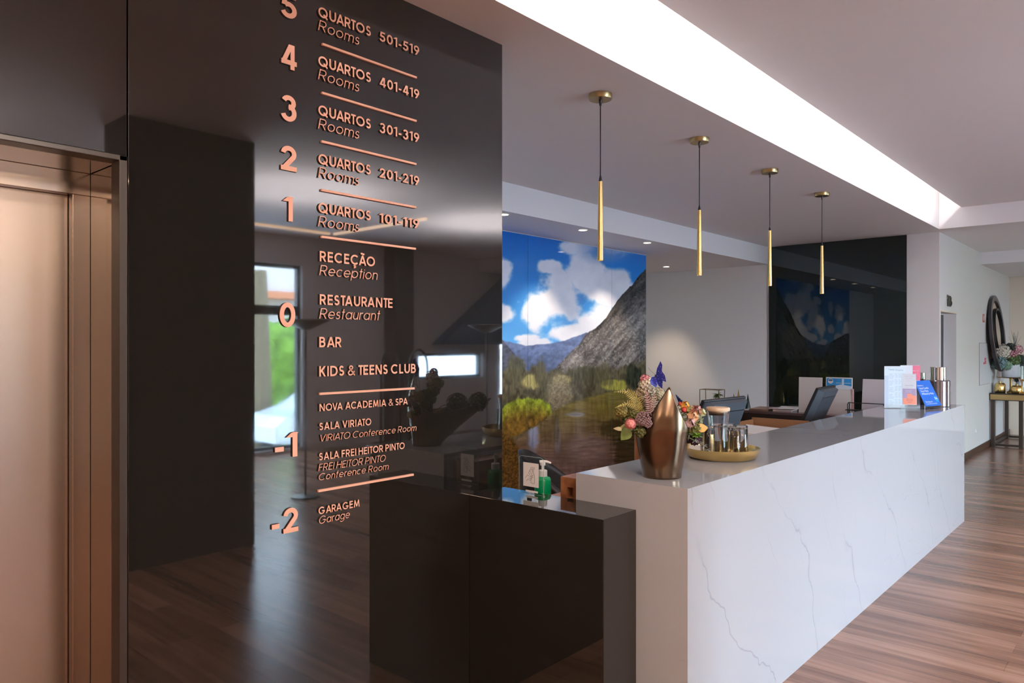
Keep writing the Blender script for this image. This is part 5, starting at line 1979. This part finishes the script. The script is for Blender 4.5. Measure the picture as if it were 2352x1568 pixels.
posy('hydrangea', 'large cream hydrangea head at the left in the white pot', 'flower', -.10, .40, .02, .125, mat('console_cream', (.66, .60, .50)), 90, .05)
posy('bouvardia', 'pink blossoms in the middle of the white pot', 'flower', .04, .36, .09, .065, mat('console_pink', (.58, .22, .27)), 14, .04)
posy('bouvardia', 'pink blossoms at the top right in the white pot', 'flower', .17, .44, .02, .075, mat('console_pink', (.58, .22, .27)), 16, .04)
posy('bouvardia', 'pink blossoms low at the right in the white pot', 'flower', .24, .30, .0, .065, mat('console_pink', (.58, .22, .27)), 14, .04)
posy('eucalyptus', 'grey blue leaves at the lower left in the white pot', 'leaves', -.16, .23, .06, .10, mat('grey_blue_leaf', (.16, .24, .24)), 26, .08)
posy('eucalyptus', 'pale mint leaves in front of the white pot', 'leaves', -.07, .19, .11, .06, mat('mint_leaf', (.26, .38, .28)), 16, .07)
posy('foliage_sprig', 'mid green leaves in the middle of the white pot', 'leaves', .06, .27, .07, .10, mat('console_green', (.10, .15, .05)), 40, .06)
posy('foliage_sprig', 'dark leaves at the right in the white pot', 'leaves', .17, .24, .04, .10, mat('console_dark', (.03, .045, .035)), 30, .09)
posy('foliage_sprig', 'dark leaves at the top in the white pot', 'leaves', .08, .47, -.04, .06, mat('console_dark', (.03, .045, .035)), 16, .08)
t = thing('grass_sprig', PO, 'thin dark grass blades rising above the white pot', 'grass', GK)
m = MB()
for k in range(14):
    x0_ = .06 + random.uniform(-.03, .03)
    m.tube([RT * .05 + Vector((0, 0, .17)), RT * x0_ + Vector((0, 0, .5)), RT * (x0_ + random.uniform(-.08, .09)) + Vector((0, 0, random.uniform(.62, .76)))], [.003, .002, .001], 4)
m.build('blades', mat('console_dark', (.03, .045, .035)), t)

GJ = 'brass jars under the pedestal plate'
for x, y, r, h, lb in ((14.08, 1.965, .078, .155, 'rounded brass jar left of the pedestal foot on the console'), (14.06, 1.735, .080, .120, 'squat brass jar right of the pedestal foot on the console')):
    t = thing('brass_jar', (x, y, KZ), lb, 'jar', GJ)
    MB().lathe([(0, 0), (r * .9, 0), (r, .012), (r, h * .8), (r * .7, h), (r * .3, h), (0, h)], 32).build('body', M_BRASS, t, smooth=True, angle=50)
    MB().lathe([(0, h + .0002), (r * .3, h + .0002), (r * .26, h + .025), (0, h + .03)], 20).build('lid', M_BRASSDULL, t, smooth=True, angle=50)
t = thing('candle_holder', (14.10, 1.600 + .085, KZ), 'x', 'candle holder')
t['label'] = 'slim brass candle holder at the right edge of the console'
t.location = (14.02, 1.665, KZ)
MB().lathe([(0, 0), (.045, 0), (.04, .012), (.012, .03), (.010, .19), (.030, .215), (.030, .225), (0, .225)], 24).build('body', M_BRASS, t, smooth=True, angle=50)
t = thing('candle', (14.02, 1.665, KZ + .2253), 'pale green white candle in the brass holder on the console', 'candle')
MB().lathe([(0, 0), (.020, 0), (.020, .20), (.016, .205), (0, .205)], 20).build('wax', P('candle_wax', (.70, .78, .72), .5), t, smooth=True, angle=50)
MB().tube([(0, 0, .2045), (0, 0, .222)], .0016, 5).build('wick', M_BLACK, t)
po = thing('pink_bouquet', (14.62, 1.76, KZ), 'vase of pink and dark flowers at the right on the console', 'bouquet')
MB().lathe([(0, 0), (.06, 0), (.075, .08), (.05, .17), (.055, .19), (.048, .19), (.04, .17), (.065, .08), (0, .01)], 28).build('vase', P('pot_white', (.78, .80, .84), .12), po, smooth=True, angle=50)
for nm, mt_, n, s, r in (('blossoms', mat('console_pale', (.58, .36, .36)), 40, .09, .15), ('leaves', mat('console_dark', (.03, .045, .035)), 30, .09, .15)):
    m = MB()
    for i in range(n):
        d_ = Vector((random.gauss(0, 1), random.gauss(0, 1), random.gauss(0, 1))).normalized()
        q_ = Vector((0, 0, .30)) + d_ * r * random.uniform(.5, 1)
        for k in range(3):
            e_ = Vector((random.gauss(0, 1), random.gauss(0, 1), random.gauss(0, 1)))
            m.leaf(q_, e_, d_, s, s * .7, droop=.2, n=3)
    m.build(nm, mt_, po)

# ================================================================== BEHIND THE CAMERA: what the polished cladding mirrors
def hidden(name, loc, label, cat, rz=0):
    return thing(name, loc, label, cat, None, rz)


hb = hidden('pale_house', (11, -16.0, -.7), 'pale house with an orange tiled eave outside, mirrored in the black wall', 'house')
MB().box(-1.0, 4.0, -1, 0, 0, 5.2).build('wall', P('house_paint', (.55, .52, .50), .8), hb)
MB().box(-1.0, 4.0, .001, .7, 3.72, 3.92).build('eave', P('tile_orange', (.55, .20, .10), .8), hb)
hg = hidden('hedge', (10.6, -13.0, -.7), 'bright green hedge outside the glass door, mirrored in the black wall', 'hedge')
m = MB()
for i in range(60):
    m.ball((-2 + (i % 30) * .15, random.uniform(-.3, .3), .7 + 1.35 * (i // 30) + random.uniform(-.1, .1)), random.uniform(.75, .95), 2, (1, .7, 1), .12)
m.build('foliage', P('hedge_green', (.14, .24, .03), .8, var=.5, vscale=3), hg)
tk = hidden('tree_trunk', (8.75, -10.8, -.7), 'brown tree trunk outside the glass door, mirrored in the black wall', 'tree')
MB().tube([(0, 0, 0), (.02, 0, 1.5), (-.05, 0, 4)], [.30, .24, .2], 12).build('trunk', P('bark', (.16, .12, .07), .9), tk)
car_ = hidden('parked_car', (10.0, -9.6, -.7), 'white car parked outside the glass door, mirrored in the black wall', 'car')
prof = [(-2.0, .30), (-2.02, .62), (-1.75, .82), (-1.05, .90), (-.45, 1.36), (.75, 1.40), (1.45, .98), (1.98, .92), (2.05, .60), (2.0, .30)]
MB().prism(prof, 'y', -.80, .80, bev=.05).build('body', P('car_white', (.75, .77, .80), .15, coat=.5), car_)
MB().prism([(-.95, .92), (-.42, 1.30), (.70, 1.33), (1.30, .98)], 'y', -.815, .815).build('window', P('car_glass', (.02, .03, .04), .05), car_)
for x in (-1.25, 1.25):
    for y in (-.78, .60):
        MB().lathe([(0, 0), (.20, 0), (.31, .02), (.32, .09), (.31, .16), (.20, .18), (0, .18)], 24, (0, 0, 0)).xform(Matrix.Translation((x, y + .18, .32)) @ Matrix.Rotation(R(90), 4, 'X')).build('wheel', M_BLACK, car_)

lc = hidden('luggage_cart', (6.7, -3.3, 0), 'dark hoop luggage cart in the lobby, mirrored in the black wall', 'luggage cart')
MB().box(-.45, .45, -.3, .3, .16, .24, bev=.02).build('deck', M_DARKMETAL, lc)
for x in (-.25, .25):
    MB().tube([(x - .17, 0, .24), (x - .17, 0, 1.30)] + [(x - .17 * math.cos(R(a)), 0, 1.30 + .25 * math.sin(R(a))) for a in range(20, 180, 20)] + [(x + .17, 0, 1.30), (x + .17, 0, .24)], .018, 8).build('hoop', M_DARKMETAL, lc, smooth=True)
for x in (-.36, .36):
    for y in (-.22, .22):
        MB().ball((x, y, .08), .079, 2, (1, .5, 1)).build('wheel', M_BLACK, lc, smooth=True)
struct(MB().prism([(8.9, 1.62), (11.6, 1.62), (11.6, 3.25), (11.2, 3.25)], 'y', WY + .02, WY + .30).build('wall_stair', P('stair_blue', (.10, .16, .24), .5)))
M_STRIP = P('warm_strip', (1, 1, 1), .5, emit=(1, .62, .32), estr=5)
GS = 'warm strip lamps of the lobby ceiling'
for nm, (x0, x1, y0, y1), lb in (('a', (4.2, 6.3, -4.55, -4.50), 'warm strip lamp along the street side of the lobby ceiling, mirrored in the black wall'), ('b', (6.35, 6.40, -4.5, -2.5), 'warm strip lamp across the lobby ceiling, mirrored in the black wall')):
    t = thing('strip_lamp', ((x0 + x1) / 2, (y0 + y1) / 2, UZ - .0005), lb, 'strip lamp', GS)
    MB().box(x0 - t.location.x, x1 - t.location.x, y0 - t.location.y, y1 - t.location.y, -.03, 0).build('diffuser', M_STRIP, t)

GU = 'slim uplighter floor lamps of the hall and lobby'  # bodies made up to carry the added ceiling fill lights
for x, y, lb in ((4.4, -2.2, 'dark uplighter floor lamp in the hall by the glass door, mirrored in the black wall'), (7.2, -2.2, 'dark uplighter floor lamp in the hall by the stair, mirrored in the black wall'),
                 (0.4, -1.9, 'dark uplighter floor lamp in the lobby behind the viewpoint'), (-1.4, 0.6, 'dark uplighter floor lamp in the lobby beside the lift')):
    t = thing('fill_light_stand', (x, y, 0), lb, 'floor lamp', GU)
    MB().lathe([(0, 0), (.15, 0), (.15, .015), (.02, .03), (0, .03)], 32).build('base', M_DARKMETAL, t, angle=40)
    MB().lathe([(0, .0301), (.012, .0301), (.012, 1.78), (0, 1.78)], 12).build('pole', M_DARKMETAL, t, angle=40)
    MB().lathe([(0, 1.7801), (.05, 1.7801), (.26, 1.88), (.25, 1.885), (.05, 1.80), (0, 1.80)], 36).build('stand_bowl', M_DARKMETAL, t, angle=40)
